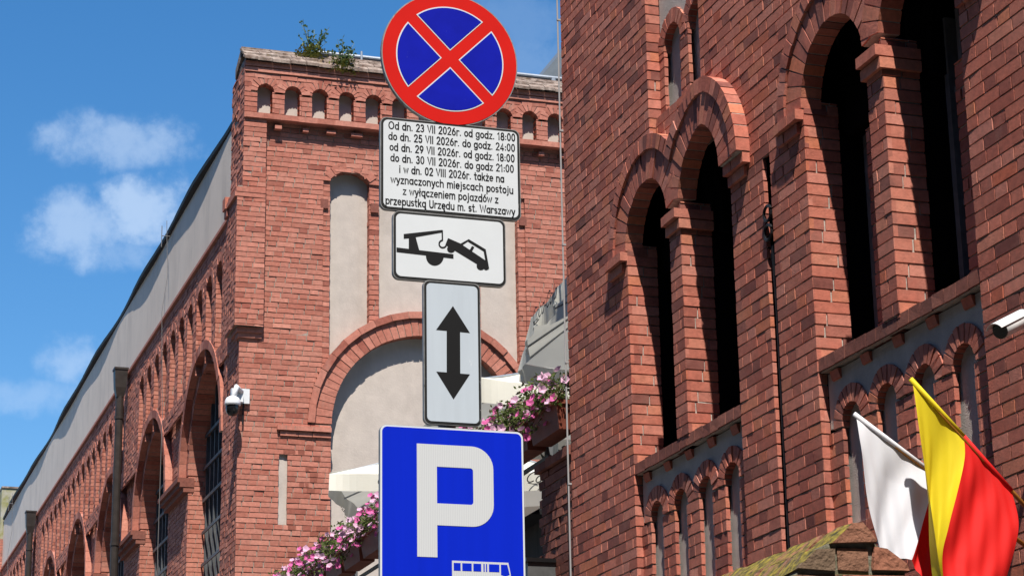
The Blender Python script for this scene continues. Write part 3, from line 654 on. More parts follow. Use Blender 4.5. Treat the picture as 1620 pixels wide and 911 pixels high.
# dome camera on the corner
dm = thing('dome_camera', 'white dome security camera with a black lower half on the brick corner', 'camera', (6.08, 30.4, 9.4))
pc = at(368, 640, 'y', 30.25); mb = MB()
b0, b1 = at(362, 614, 'y', 30.47), at(394, 639, 'y', 30.47)
mb.box(b0.x+.12, b1.x, 30.44, 30.495, b1.z, b0.z); mb.build('mount_plate', WHITEP, dm)
mb = MB(); mb.box(b0.x+.02, b0.x+.19, 30.36, 30.44, b1.z+.0, b0.z-.02); mb.build('junction_box', WHITEP, dm)
mb = MB(); mb.tube([(b0.x+.16, 30.38, b0.z-.07), (pc.x+.06, 30.28, b0.z-.02), (pc.x, 30.25, pc.z+.08)], .04, 14); mb.build('arm', WHITEP, dm, True)
mb = MB(); mb.lathe((pc.x, 30.25, pc.z), [(.0, .125), (.05, .12), (.09, .095), (.108, .06), (.112, .02), (.112, -.01), (.10, -.015), (0, -.015)], 28); mb.build('dome_cap', WHITEP, dm, True)
mb = MB(); mb.lathe((pc.x, 30.25, pc.z-.016), [(.095, 0), (.097, -.05), (.085, -.10), (.055, -.135), (0, -.15)], 28); mb.build('dome_lens', BLACKP, dm, True)
mb = MB(); mb.tube([(b1.x-.08, 30.47, b1.z), (b1.x-.09, 30.46, b1.z-.3)], .012, 6); mb.build('camera_cable', CABLED, dm)

# weeds rooted in the coping
def weed(name, label, base, h, n, seed, spread, droop=False):
    R = random.Random(seed); t = thing(name, label, 'weed', base, 'weeds on the coping'); st = MB(); lf = MB()
    for i in range(n):
        a = R.uniform(0, 2*pi); hh = h*R.uniform(.45, 1); sx = R.uniform(-1, 1)*spread; pts = []
        for k in range(6):
            q = k/5; pts.append(Vector(base)+Vector((sx*q**1.2+R.uniform(-.012, .012), R.uniform(-.1, .1)*q-.03, hh*q if not droop else hh*q*.9-.0*q)))
        st.tube(pts, [.007*(1-.7*k/5) for k in range(6)], 5)
        for k in range(16):
            q = R.uniform(.2, 1); i0 = min(4, int(q*5)); p = pts[i0].lerp(pts[i0+1], q*5-i0)
            d = Vector((R.uniform(-1, 1), R.uniform(-1, 1), R.uniform(-.3, .7))).normalized(); s_ = d.cross(Vector((R.uniform(-1, 1), R.uniform(-1, 1), 1))).normalized()
            L2 = R.uniform(.035, .075); W2 = L2*.32; lf.quad([p, p+d*L2*.5+s_*W2, p+d*L2, p+d*L2*.5-s_*W2])
    for i in range(n*22):                                                      # dense tuft at the foot
        p = Vector(base)+Vector((R.gauss(0, spread*.45), R.uniform(-.12, .05), R.uniform(-.06, .16)))
        d = Vector((R.uniform(-1, 1), R.uniform(-1, 1), R.uniform(-.2, 1))).normalized(); s_ = d.cross(Vector((.3, .5, 1))).normalized(); L2 = R.uniform(.03, .07)
        lf.quad([p, p+d*L2*.5+s_*L2*.3, p+d*L2, p+d*L2*.5-s_*L2*.3], 1)
    st.build('stem', WEEDY, t); lf.build('leaves', [WEED, WEEDY], t)
p = at(492, 92, 'y', 30.52); weed('weed', 'taller leafy weed sprouting on the coping, left of the shorter one', (p.x, 30.50, p.z-.02), .60, 15, 3, .26)
p = at(540, 112, 'y', 30.40); weed('weed', 'shorter bushy weed sprouting on the coping beside the no-stopping sign', (p.x, 30.36, p.z-.03), .50, 14, 9, .2)

# ------------------------------------------------------------------ low wall, dark stand-in box, lamp box
lw = thing('low_wall', 'low weathered brick wall with toothed end continuing from the tower corner', 'wall', (6.0, 17, 0))
mb = MB(); bricks(mb, FX(6.015), 2.2, 5.45, YF+.03, 17.33, ivs=lambda v: [(YF+.03, 17.33+(.05 if int(v/H) % 2 else -.01))], L=.255, rough=2.2, rec=.014); mb.build('wall', [BR_D, MORT_A], lw)
mb = MB(); mb.box(6.03, 6.5, YF+.03, 17.3, 0, 5.45); mb.build('core', MORT_A, lw)
mb = MB(); y = YF+.02
while y < 17.36:
    mb.box(5.98, 6.5, y, y+.135, 5.455, 5.525+rnd.uniform(-.012, .012)); y += .14
mb.build('coping', BR_D, lw)
kk = thing('shade_box', 'dark box added in place of the shaded wall behind the parking sign', 'shade_box', (7.2, 19, 0))
mb = MB(); mb.box(6.35, 9.4, 18.2, 20.6, 0, 5.25); mb.build('wall', mat('shaded_wall_brown', (.05, .04, .035), .8, .3, 5, stretch=(6, 6, .3)), kk)  # added box; its dark brown stands in for a wall in shade
mb = MB(); mb.prism([(6.15, 5.25), (9.6, 5.25), (9.6, 5.42), (6.3, 5.34)], FY(18.0), -2.8, 0); mb.build('roof', TAR, kk)
lb = thing('lamp_box', 'grey metal box with a black flat lid beside the low wall', 'box', (5.8, 17.3, 4.2))
q0, q1 = at(832, 884, 'y', 17.0), at(884, 884, 'y', 17.0)
mb = MB(); mb.box(q0.x+.015, q1.x-.012, 17.0, 17.22, q0.z-.5, q0.z-.02); mb.build('housing', mat('lamp_grey', (.10, .10, .10), .5, .2, 8), lb)
mb = MB(); mb.box(q0.x-.005, q1.x, 16.98, 17.24, q0.z-.02, q0.z+.012); mb.build('lid', BLACKP, lb)
mb = MB(); mb.box(q0.x+.08, q0.x+.14, 17.08, 17.14, 0, q0.z-.5); mb.build('post', STEEL, lb)

# ------------------------------------------------------------------ stroke lettering
def arc(cx, cy, rx, ry, a0, a1, n=14): return [(cx+rx*cos(radians(a0+(a1-a0)*i/n)), cy+ry*sin(radians(a0+(a1-a0)*i/n))) for i in range(n+1)]
O_ = lambda cx=.26: arc(cx, .345, .215, .315, 0, 360, 20)
OG = lambda x: arc(x+.02, -.12, .09, .1, 130, 300, 8)
DOT = lambda x, y: [(x-.001, y-.02), (x+.001, y+.02)]
GL = {
 'o': (.52, [O_()]), 'd': (.56, [O_(), [(.485, 0), (.485, 1)]]), 'a': (.56, [O_(), [(.485, 0), (.485, .68)]]), 'ą': (.56, [O_(), [(.485, 0), (.485, .68)], OG(.47)]),
 'p': (.56, [O_(.3), [(.07, .68), (.07, -.3)]]), 'g': (.56, [O_(), [(.485, .68), (.485, -.08)] + arc(.27, -.08, .215, .2, 0, -150)[1:]]),
 'z': (.46, [[(.05, .65), (.4, .65), (.05, .02), (.42, .02)]]), 'ż': (.46, [[(.05, .65), (.4, .65), (.05, .02), (.42, .02)], DOT(.22, .9)]),
 'e': (.52, [[(.05, .36), (.47, .36)] + arc(.26, .345, .215, .315, 8, 310, 18)]), 'ę': (.52, [[(.05, .36), (.47, .36)] + arc(.26, .345, .215, .315, 8, 310, 18), OG(.36)]),
 'n': (.53, [[(.06, 0), (.06, .68)], arc(.26, .45, .2, .22, 175, 0) + [(.46, 0)]]), 'm': (.82, [[(.06, 0), (.06, .68)], arc(.235, .47, .175, .2, 175, 0) + [(.41, 0)], arc(.585, .47, .175, .2, 175, 0) + [(.76, 0)]]),
 'h': (.53, [[(.06, 0), (.06, 1)], arc(.26, .45, .2, .22, 175, 0) + [(.46, 0)]]), 'u': (.53, [[(.06, .68), (.06, .24)] + arc(.26, .24, .2, .22, 180, 360)[1:], [(.46, .68), (.46, 0)]]), 'r': (.38, [[(.06, 0), (.06, .68)], arc(.25, .42, .19, .24, 170, 50)]),
 'i': (.18, [[(.08, 0), (.08, .66)], DOT(.08, .9)]), 'j': (.24, [[(.14, .66), (.14, -.12)] + arc(.0, -.12, .14, .16, 0, -90, 6)[1:], DOT(.14, .9)]),
 'l': (.18, [[(.08, 0), (.08, 1)]]), 'ł': (.24, [[(.11, 0), (.11, 1)], [(.0, .42), (.23, .62)]]), 't': (.36, [[(.15, .95), (.15, .16)] + arc(.27, .16, .12, .14, 180, 280, 6)[1:], [(.0, .66), (.33, .66)]]),
 'k': (.48, [[(.06, 0), (.06, 1)], [(.40, .66), (.08, .3)], [(.19, .42), (.43, 0)]]), 's': (.42, [arc(.2, .5, .15, .155, 45, 270, 9) + arc(.2, .19, .165, .16, 88, -135, 9)]),
 'w': (.66, [[(.03, .66), (.18, .02), (.33, .62), (.48, .02), (.63, .66)]]), 'y': (.48, [[(.04, .66), (.25, .02)], [(.45, .66), (.2, -.2), (.08, -.28)]]), 'c': (.46, [arc(.26, .345, .215, .315, 50, 310, 16)]),
 'ó': (.52, [O_(), [(.22, .8), (.34, .98)]]), 'O': (.82, [arc(.4, .5, .34, .48, 0, 360, 26)]), 'V': (.56, [[(.03, .98), (.28, .02), (.53, .98)]]), 'I': (.18, [[(.08, 0), (.08, .98)]]),
 'U': (.64, [[(.07, .98), (.07, .3)] + arc(.31, .3, .24, .28, 180, 360, 12)[1:] + [(.55, .98)]]), 'W': (.86, [[(.03, .98), (.23, .02), (.43, .9), (.63, .02), (.83, .98)]]),
 '0': (.54, [arc(.26, .5, .205, .48, 0, 360, 22)]), '1': (.34, [[(.03, .76), (.2, .97), (.2, 0)]]), '2': (.54, [arc(.26, .72, .2, .26, 165, -30, 12) + [(.06, .02), (.48, .02)]]),
 '3': (.52, [arc(.23, .74, .18, .24, 150, -88, 10), arc(.23, .27, .21, .25, 88, -150, 10)]), '4': (.56, [[(.36, 0), (.36, .98), (.04, .24), (.5, .24)]]), '5': (.52, [[(.42, .97), (.13, .97), (.09, .55)] + arc(.24, .31, .215, .29, 125, -150, 12)]),
 '6': (.54, [arc(.26, .31, .205, .29, 0, 360, 18), [(.07, .40), (.13, .66), (.33, .97)]]), '8': (.54, [arc(.26, .74, .17, .23, 0, 360, 16), arc(.26, .26, .205, .25, 0, 360, 18)]), '9': (.54, [arc(.26, .68, .205, .29, 0, 360, 18), [(.45, .58), (.38, .32), (.2, .01)]]),
 '.': (.2, [DOT(.08, .05)]), ':': (.2, [DOT(.09, .12), DOT(.09, .55)]), ' ': (.26, []), '-': (.3, [[(.03, .35), (.26, .35)]]),
 'C': (.66, [arc(.38, .52, .33, .46, 50, 310, 20)]),
}
def ribbon(mb, pts, wd, fr, o):
    """one stroke as a mitred flat strip with a little body"""
    P = [Vector((x, y)) for x, y in pts]; closed = (P[0]-P[-1]).length < 1e-4
    if closed: P = P[:-1]
    n = len(P); Lf, Rt = [], []
    for i in range(n):
        a = P[i-1] if (i > 0 or closed) else P[i]; b = P[(i+1) % n] if (i < n-1 or closed) else P[i]
        d1 = (P[i]-a); d2 = (b-P[i]); d1 = d1.normalized() if d1.length > 1e-9 else d2.normalized(); d2 = d2.normalized() if d2.length > 1e-9 else d1
        t = (d1+d2); t = t.normalized() if t.length > .2 else d1
        nn = Vector((-t.y, t.x)); k = 1/max(.45, nn.dot(Vector((-d1.y, d1.x)))); k = min(k, 1.6)
        ext = Vector((0, 0))
        if not closed and i == 0: ext = -d2*wd*.35
        if not closed and i == n-1: ext = d1*wd*.35
        Lf.append(P[i]+ext+nn*wd/2*k); Rt.append(P[i]+ext-nn*wd/2*k)
    m_ = n if closed else n-1
    for i in range(m_):
        j = (i+1) % n
        mb.quad([fr(Rt[i].x, Rt[i].y, o), fr(Rt[j].x, Rt[j].y, o), fr(Lf[j].x, Lf[j].y, o), fr(Lf[i].x, Lf[i].y, o)])
def text(mb, s, fr, u0, u1, base, h, wd, o, shear=0., track=.1):
    tw = sum(GL[c][0]+track for c in s)-track; kx = (u1-u0)/tw; x = 0; q = 0
    for c in s:
        adv, strokes = GL[c]
        for st in strokes:
            ribbon(mb, [(u0+(x+px_+shear*py_)*kx, base+py_*h) for px_, py_ in st], wd, fr, o+.0002*(q % 5)); q += 1
        x += adv+track

# ------------------------------------------------------------------ traffic sign post
YS = 8.8; fsn = FY(YS)
sg = thing('sign_post', 'grey post with no-stopping disc, text plate, tow plate, arrow plate and blue parking sign', 'traffic signs', (2.67, 8.87, 0))
mb = MB(); mb.tube([(2.655, YS+.075, 0), (2.672, YS+.075, 5.66)], .038, 18); mb.build('pole', POLE, sg, True)
def rrect(a, b, c, d, r, n=7):
    out = []
    for (x, y, a0) in ((b-r, d-r, 0), (a+r, d-r, 90), (a+r, c+r, 180), (b-r, c+r, 270)): out += arc(x, y, r, r, a0, a0+90, n)
    return out
def part(mb, name, mt, parent, smooth=False):
    o = mb.build(name, mt); o.parent = parent; return o
def plate(name, a, b, c, d, r, face, bordermat, bw, inset, yo=0., depth=.022):
    f = FY(YS-yo); mb = MB(); mb.prism(rrect(a, b, c, d, r), f, -depth, 0); pl_ = mb.build(name, [ALU], sg)
    if bordermat is not None:
        mb = MB(); mb.prism(rrect(a+inset, b-inset, c+inset, d-inset, r*.92), f, -.001, .0012); part(mb, 'border', bordermat, pl_)
        k = inset+bw; mb = MB(); mb.prism(rrect(a+k, b-k, c+k, d-k, r*.75), f, .0012, .0024); part(mb, 'face', face, pl_)
    for z in (c+.25*(d-c), d-.25*(d-c)):
        mb = MB(); mb.box(2.61, 2.735, YS+.03, YS+.045, z-.015, z+.015); mb.box(2.61, 2.735, YS+.105, YS+.117, z-.015, z+.015)
        part(mb, 'clamp', ALU, pl_)
    return pl_, f
# disc
dc = Vector((2.672, 5.403)); DR = .3135
mb = MB(); mb.prism(arc(dc.x, dc.y, DR, DR, 0, 360, 72)[:-1], fsn, -.022, 0); disc = mb.build('no_stopping_sign', ALU, sg)
mb = MB(); mb.prism(arc(dc.x, dc.y, DR-.005, DR-.005, 0, 360, 72)[:-1], fsn, -.001, .0012); part(mb, 'red_face', SIGNR, disc)
RB = .2475
def sectors(g, r, o0, o1, mt, nm):
    mb = MB()
    for q in range(4):
        # quarter between the two diagonal bars, pulled off the centre by half a bar
        a = 45+90*q; ca = radians(a+45); off = g*sqrt(2); cx, cy = off*cos(ca), off*sin(ca)
        th = math.degrees(math.asin(g/r)); pts = [(dc.x+cx, dc.y+cy)] + [(dc.x+r*cos(radians(t)), dc.y+r*sin(radians(t))) for t in [a+th+(90-2*th)*i/18 for i in range(19)]]
        mb.prism(pts, fsn, o0, o1)
    return part(mb, nm, mt, disc)
sectors(.0275, RB, .0011, .0022, SIGNW, 'white_lines'); sectors(.0325, RB-.0058, .0021, .0032, SIGNB, 'blue_field')
for z in (5.3, 5.5):
    mb = MB(); mb.box(2.61, 2.735, YS+.03, YS+.045, z-.015, z+.015); part(mb, 'clamp', ALU, disc)
# text plate
tp, f = plate('text_plate', 2.354, 2.990, 4.677, 5.100, .030, SIGNW, SIGNE, .0095, .0035)
lines = [('Od dn. 23 VII 2026r. od godz. 18:00', 107, 772), ('do dn. 25 VII 2026r. do godz. 24:00', 107, 770), ('od dn. 29 VII 2026r. od godz. 18:00', 113, 767), ('do dn. 30 VII 2026r. do godz 21:00', 117, 762),
         ('i w dn. 02 VIII 2026r. także na', 160, 712), ('wyznaczonych miejscach postoju', 118, 757), ('z wyłączeniem pojazdów z', 178, 680), ('przepustką Urzędu m. st. Warszawy', 92, 764)]
mb = MB()
for i, (s_, z0, z1) in enumerate(lines):
    text(mb, s_, f, 2.361+(z0-75)/705*.636, 2.3395+(z1-75)/705*.636, 5.100-.0545-i*.0492, .0335, .0052, .0030)
part(mb, 'lettering', SIGNK, tp)
# tow plate
tw, f = plate('tow_plate', 2.410, 2.917, 4.370, 4.676, .030, SIGNW, SIGNE, .0095, .0035)
def zz(pts): 
    out = []
    for (x, y) in pts:
        p = at(580+x/3.2536, 180+y/3.2536, 'y', YS); out.append((p.x, p.z))
    return out
mb = MB()
polys = [[(153, 688), (222, 695), (217, 640), (190, 643), (190, 620), (390, 600), (391, 610), (250, 637), (272, 706), (445, 726), (445, 746), (300, 728), (153, 711)]]
mb.prism(zz([(190, 620), (386, 599), (392, 601), (392, 611), (222, 641), (190, 644)]), f, .0023, .0034)
mb.prism(zz([(216, 642), (252, 638), (273, 714), (216, 702)]), f, .0023, .00345)
mb.prism(zz([(153, 689), (446, 724), (446, 746), (153, 712)]), f, .0023, .0036)
mb.prism(zz(arc(350, 732, 46, 49, 0, 180, 16) and [(350+46*cos(t), 732+50*sin(t)) for t in [pi*i/16 for i in range(17)]]), f, .0023, .0035)
ribbon(mb, zz([(388, 604), (389, 650)] + [(391+19*cos(t), 671+19*sin(t)) for t in [-pi*.55-pi*1.25*i/12 for i in range(13)]]), .0065, f, .0037)
# car
mb.prism(zz([(418, 641), (480, 668), (620, 762), (627, 803), (600, 795), (404, 676)]), f, .0023, .0034)
mb.prism(zz([(478, 672), (523, 647), (532, 650), (490, 678)]), f, .0023, .00355)
mb.prism(zz([(523, 646), (612, 699), (606, 712), (519, 658)]), f, .0023, .0036)
mb.prism(zz([(598, 692), (612, 699), (630, 800), (612, 770)]), f, .0023, .0037)
mb.prism(zz([(541, 682), (553, 687), (538, 714), (526, 708)]), f, .0023, .0038)
mb.prism(zz([(434+21*cos(t*pi/10), 697+19*sin(t*pi/10)) for t in range(20)]), f, .0023, .00365)
mb.prism(zz([(587+22*cos(t*pi/10), 784+21*sin(t*pi/10)) for t in range(20)]), f, .0023, .00375); mb.prism(zz([(614+13*cos(t*pi/10), 792+13*sin(t*pi/10)) for t in range(20)]), f, .0023, .00385)
part(mb, 'tow_truck_symbol', SIGNK, tw)
# arrow plate
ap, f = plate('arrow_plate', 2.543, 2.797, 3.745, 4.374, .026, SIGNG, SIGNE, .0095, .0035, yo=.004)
def za(pts, y): 
    return [(at(580+x/3.2529, 420+yy/3.2529, 'y', y).x, at(580+x/3.2529, 420+yy/3.2529, 'y', y).z) for x, yy in pts]
mb = MB(); mb.prism(za([(443, 209), (530, 347), (480, 342), (481, 556), (530, 560), (446, 688), (358, 546), (411, 550), (411, 336), (357, 331)], YS-.004), f, .0023, .0034); part(mb, 'double_arrow', SIGNK, ap)
# parking sign
pk, f = plate('parking_sign', 2.353, 2.981, 2.86, 3.734, .030, SIGNP, SIGNW, .0075, .0015)
mb = MB()
x0, x1, xs = 2.511, 2.845, 2.5975; z0, z1 = 3.184, 3.659; bb = 3.318
# letter P: outline with a bowl, drawn as stem + bowl strips
mb.prism([(x0, z0), (xs, z0), (xs, z1), (x0, z1)], f, .0023, .0036)
ro = .095; ri = .012; ix = 2.7555; zi0, zi1 = 3.41, 3.565
outer = [(xs, bb)] + arc(x1-ro, bb+ro, ro, ro, -90, 0, 10) + arc(x1-ro, z1-ro, ro, ro, 0, 90, 10) + [(xs, z1)]
inner = [(xs, zi0)] + arc(ix-ri, zi0+ri, ri, ri, -90, 0, 10) + arc(ix-ri, zi1-ri, ri, ri, 0, 90, 10) + [(xs, zi1)]
for i in range(len(outer)-1): mb.prism([outer[i], outer[i+1], inner[i+1], inner[i]], f, .0023, .0036)
part(mb, 'letter_p', SIGNS, pk)
mb = MB(); bx0, bx1, bz1, bz0 = 2.660, 2.905, 3.173, 3.06
mb.prism([(bx0, bz0), (bx1+.012, bz0), (bx1+.010, bz1-.05), (bx1, bz1)] + [(bx0, bz1)], f, .0023, .0036); bus = part(mb, 'bus_symbol', SIGNS, pk)
for (a, b) in ((.007, .037), (.044, .085), (.092, .126), (.136, .141), (.147, .152), (.160, .205)):
    mb = MB(); mb.prism([(bx0+a, bz1-.041), (bx0+b, bz1-.041), (bx0+b, bz1-.009), (bx0+a, bz1-.009)], f, .0035, .0044); part(mb, 'bus_window', SIGNP, bus)
mb = MB(); mb.prism([(bx0+.212, bz1-.052), (bx0+.232, bz1-.058), (bx0+.250, bz1-.05), (bx0+.240, bz1-.009), (bx0+.212, bz1-.009)], f, .0035, .0044); part(mb, 'bus_window', SIGNP, bus)
for x in (.05, .19): mb = MB(); mb.prism([(bx0+x+.022*cos(t*pi/10), bz0+.022*sin(t*pi/10)) for t in range(20)], f, .0035, .0045); part(mb, 'bus_wheel', SIGNP, bus)

# ------------------------------------------------------------------ parasols
def parasol(label, cor, hv, hp, seed, sag=.14):
    """cor: the four corners of the canopy edge in order; hv valance, hp peak above the edge"""
    R = random.Random(seed); cen = sum(cor, Vector())/4; cx, cy = cen.x, cen.y
    t = thing('parasol', label, 'parasol', (cx, cy, 0), 'parasols on the terrace')
    top = Vector((cx, cy, cen.z+hp)); cv = MB(); va = MB(); n = 12
    m_ = len(cor); cen = sum(cor, Vector())/m_; cx, cy = cen.x, cen.y; top = Vector((cx, cy, cen.z+hp)); t.location = (cx, cy, 0)
    for i in range(m_):
        a, b = cor[i], cor[(i+1) % m_]
        def P(s, q):
            e = a.lerp(b, s); p = e.lerp(top, q); p.z -= sag*sin(pi*s)*(1-q)*(.9+.5*q) + .05*sin(pi*q) + .012*sin(s*14+q*9+seed)*(1-q); return p
        for k in range(n):
            for j in range(n): cv.quad([P(k/n, j/n), P((k+1)/n, j/n), P((k+1)/n, (j+1)/n), P(k/n, (j+1)/n)])
        nrm = Vector(((b-a).y, -(b-a).x, 0)).normalized(); nrm = nrm if nrm.dot(a-cen) > 0 else -nrm
        wv = lambda s: nrm*(.012+.03*sin(s*11+seed+i)+.015*sin(s*27+seed))
        for k in range(n*3):
            s0, s1 = k/n/3, (k+1)/n/3; A, B = P(s0, 0), P(s1, 0)
            va.quad([A, B, B+wv(s1)-Vector((0, 0, hv)), A+wv(s0)-Vector((0, 0, hv))])
    cv.build('canopy', CANV, t, True); va.build('valance', CANV, t, True)
    po = MB(); po.tube([(cx, cy, 0), (cx, cy, top.z)], .03, 12); po.build('pole', GALV, t)
    for c in cor: rb = MB(); rb.tube([c+(top-c)*.01-Vector((0, 0, .03)), top-Vector((0, 0, .05))], .012, 6); rb.build('rib', GALV, t)
    for i in range(m_): rb = MB(); e = cor[i].lerp(cor[(i+1) % m_], .5); rb.tube([e-Vector((0, 0, sag+.04)), top-Vector((0, 0, .08))], .011, 6); rb.build('rib', GALV, t)
    return t
def logo(parent, fr, u0, u1, base, h, wd, o):
    mb = MB(); text(mb, 'Coca-Cola', fr, u0, u1, base, h, wd, o, shear=.42, track=.04); 
    k = (u1-u0)/4.4; ribbon(mb, [(u0+.25*k, base-.02*h), (u0+.6*k, base-.12*h), (u0+1.3*k, base-.08*h)], wd*.8, fr, o)
    mb.build('lettering', PRINT, parent)
def on_edge(a, b, out):
    """lettering frame along the valance between two corners: u metres from a, v metres from the edge down (negative)"""
    d = (b-a); L_ = d.length; d = d/L_; n_ = Vector((d.y, -d.x, 0)).normalized()*out
    return lambda u, v, o: tuple(a+d*u+Vector((0, 0, v))+n_*(.05+o))
A = at(521, 748, 'y', 25.6); B = at(905, 733, 'y', 24.6); B.z = A.z-.02; D = at(566, 822, 'y', 27.4); D.z = A.z-.03; C_ = B+(D-A)
pa = parasol('white parasol with printed valance, low behind the blue parking sign', [A, B, C_, D], .21, .62, 2, .06)
fr = on_edge(A, B, 1); logo(pa, fr, .555, 1.40, -.17, .13, .014, .02); logo(pa, fr, 2.33, 3.1, -.17, .13, .014, .02)
fr = on_edge(D, A, 1); logo(pa, fr, .5, 1.4, -.17, .13, .014, .02)
A = at(745, 597, 'y', 20.6); B = A+Vector((2.5, 0, .06)); D = A+Vector((.1, 2.4, 0)); C_ = B+Vector((.1, 2.4, 0))
pb = parasol('white parasol half in shade above the pink flowers right of the arrow plate', [A, B, C_, D], .25, .5, 5, .05)
p = at(846, 610, 'y', 20.55); logo(pb, FY(20.53), p.x, p.x+.9, p.z-.09, .17, .02, 0)
p, q = at(828, 730, 'y', 23.02), at(892, 708, 'y', 23.02); logo(pb, FY(22.93), q.x+.12, p.x-.25, A.z-.24, .15, .016, 0)
Z1 = 7.1; A = at(840, 502, 'z', Z1); B = at(903, 427, 'z', Z1); D = at(823, 574, 'z', Z1)
pc_ = parasol('large white parasol with steep printed valance against the tower corner', [B, Vector((9.3, B.y, Z1)), Vector((9.3, D.y+.3, Z1)), D, A], .18, .75, 8, .03)
logo(pc_, on_edge(A, B, 1), .25, 1.15, -.15, .13, .016, .0)

# ------------------------------------------------------------------ planters on their rail
rail = thing('planter_rail', 'dark steel rail on posts carrying the flower boxes', 'rail', (6.05, 22, 0))
mb = MB(); mb.box(6.10, 6.13, 17.36, 29, 5.80, 5.84); mb.box(6.10, 6.13, 17.36, 29, 5.60, 5.63)
mb.build('crossbar', STEEL, rail)
for i in range(6): mb = MB(); y = 17.5+i*2.2; mb.box(6.135, 6.19, y, y+.055, 0, 5.86); mb.build('post', STEEL, rail)
def planter_meshes(seed):
    R = random.Random(seed); out = []
    bx = MB(); bx.hexa([(-.09, -.33, -.23), (.07, -.33, -.23), (.095, -.36, 0), (-.125, -.36, 0), (-.09, .33, -.23), (.07, .33, -.23), (.095, .36, 0), (-.125, .36, 0)])
    bx.box(-.14, .105, -.37, .37, -.028, .004)
    lf = MB(); fl = MB()
    def leafy(p, mi, s):
        d = Vector((R.uniform(-1, 1), R.uniform(-1, 1), R.uniform(-.6, 1))).normalized(); q = d.cross(Vector((R.uniform(-1, 1), R.uniform(-1, 1), R.uniform(-1, 1)))).normalized()
        lf.quad([p, p+d*s*.5+q*s*.3, p+d*s, p+d*s*.5-q*s*.3], mi)
    heads = []
    for i in range(58):                                                        # trailing and upright shoots
        y = R.uniform(-.36, .36); outw = R.uniform(0, 1); h_ = R.uniform(.10, .36)
        tipv = Vector((-.10-.26*outw+R.uniform(0, .2), y+R.uniform(-.13, .13), h_-.42*outw*R.uniform(.3, 1.0))); b0 = Vector((R.uniform(-.08, .05), y, .0)); mid = b0.lerp(tipv, .5)+Vector((-.03, 0, .13))
        for k in range(26):
            q = R.random(); p = (b0*(1-q)**2+mid*2*q*(1-q)+tipv*q*q)+Vector((R.gauss(0, .022), R.gauss(0, .028), R.gauss(0, .022))); leafy(p, 1 if R.random() < .3 else 0, R.uniform(.022, .05))
        lf.tube([b0, mid.lerp(b0.lerp(tipv, .5), .5), tipv], .003, 4, 0, False)
        for k in range(R.choice((0, 0, 1, 1, 2, 2))): heads.append(tipv+Vector((R.gauss(0, .035), R.gauss(0, .045), R.gauss(0, .03))))
    for p in heads:
        d = Vector((R.uniform(-1.2, .1), R.uniform(-1.3, .4), R.uniform(-.1, 1))).normalized(); a = d.cross(Vector((.1, .3, 1))).normalized(); b = d.cross(a); r = R.uniform(.026, .044); mi = 0 if R.random() < .5 else 1
        ctr = p-d*r*.55; n0 = len(fl.v)
        for k in range(10):
            t0, t1 = 2*pi*k/10, 2*pi*(k+1)/10; r0 = r*(1 if k % 2 else .82); r1 = r*(.82 if k % 2 else 1)
            fl.quad([ctr, p+(a*cos(t0)+b*sin(t0))*r0, p+(a*cos(t1)+b*sin(t1))*r1], mi)
    return bx, lf, fl
protos = []
labels = {0: 'terracotta flower box with pink petunias nearest the tower corner'}
ys = [16.92+.80*i for i in range(14)]
PG = 'flower boxes hung along the rail'
for i, y in enumerate(ys):
    nm = ['terracotta flower box with pink petunias nearest the tower corner', 'terracotta flower box of pink petunias second from the tower corner', 'flower box of pink petunias third from the tower corner, right above the parking sign'][i] if i < 3 else ('pink petunia box lowest at the bottom edge, under the plastered slit' if i == 13 else 'pink petunia box second from the bottom left end of the row' if i == 12 else 'pink petunia box third from the bottom left end of the row' if i == 11 else 'pink petunia box fourth from the bottom left end of the row, touching the parking sign' if i == 10 else 'pink petunia box in the part of the row behind the parking sign')
    base = (6.02, y, 5.90)
    if i < 4:
        t = thing('flower_box', nm, 'flower box', base, PG); bx, lf, fl = planter_meshes(20+i)
        kids = []
        for mbx, nme, mt in ((bx, 'box', TERRA), (lf, 'foliage', [LEAF, LEAFD]), (fl, 'blossoms', [PINK, PINKL])):
            o = mbx.build(nme, mt); o.parent = t; kids.append(o)
        protos.append((t, kids))
    else:
        src, kids = protos[i % 4]; t = src.copy(); COL.objects.link(t); t.location = base; t['label'] = nm
        for kobj in kids: o = kobj.copy(); COL.objects.link(o); o.parent = t
    t.scale = (1, 1, 1)

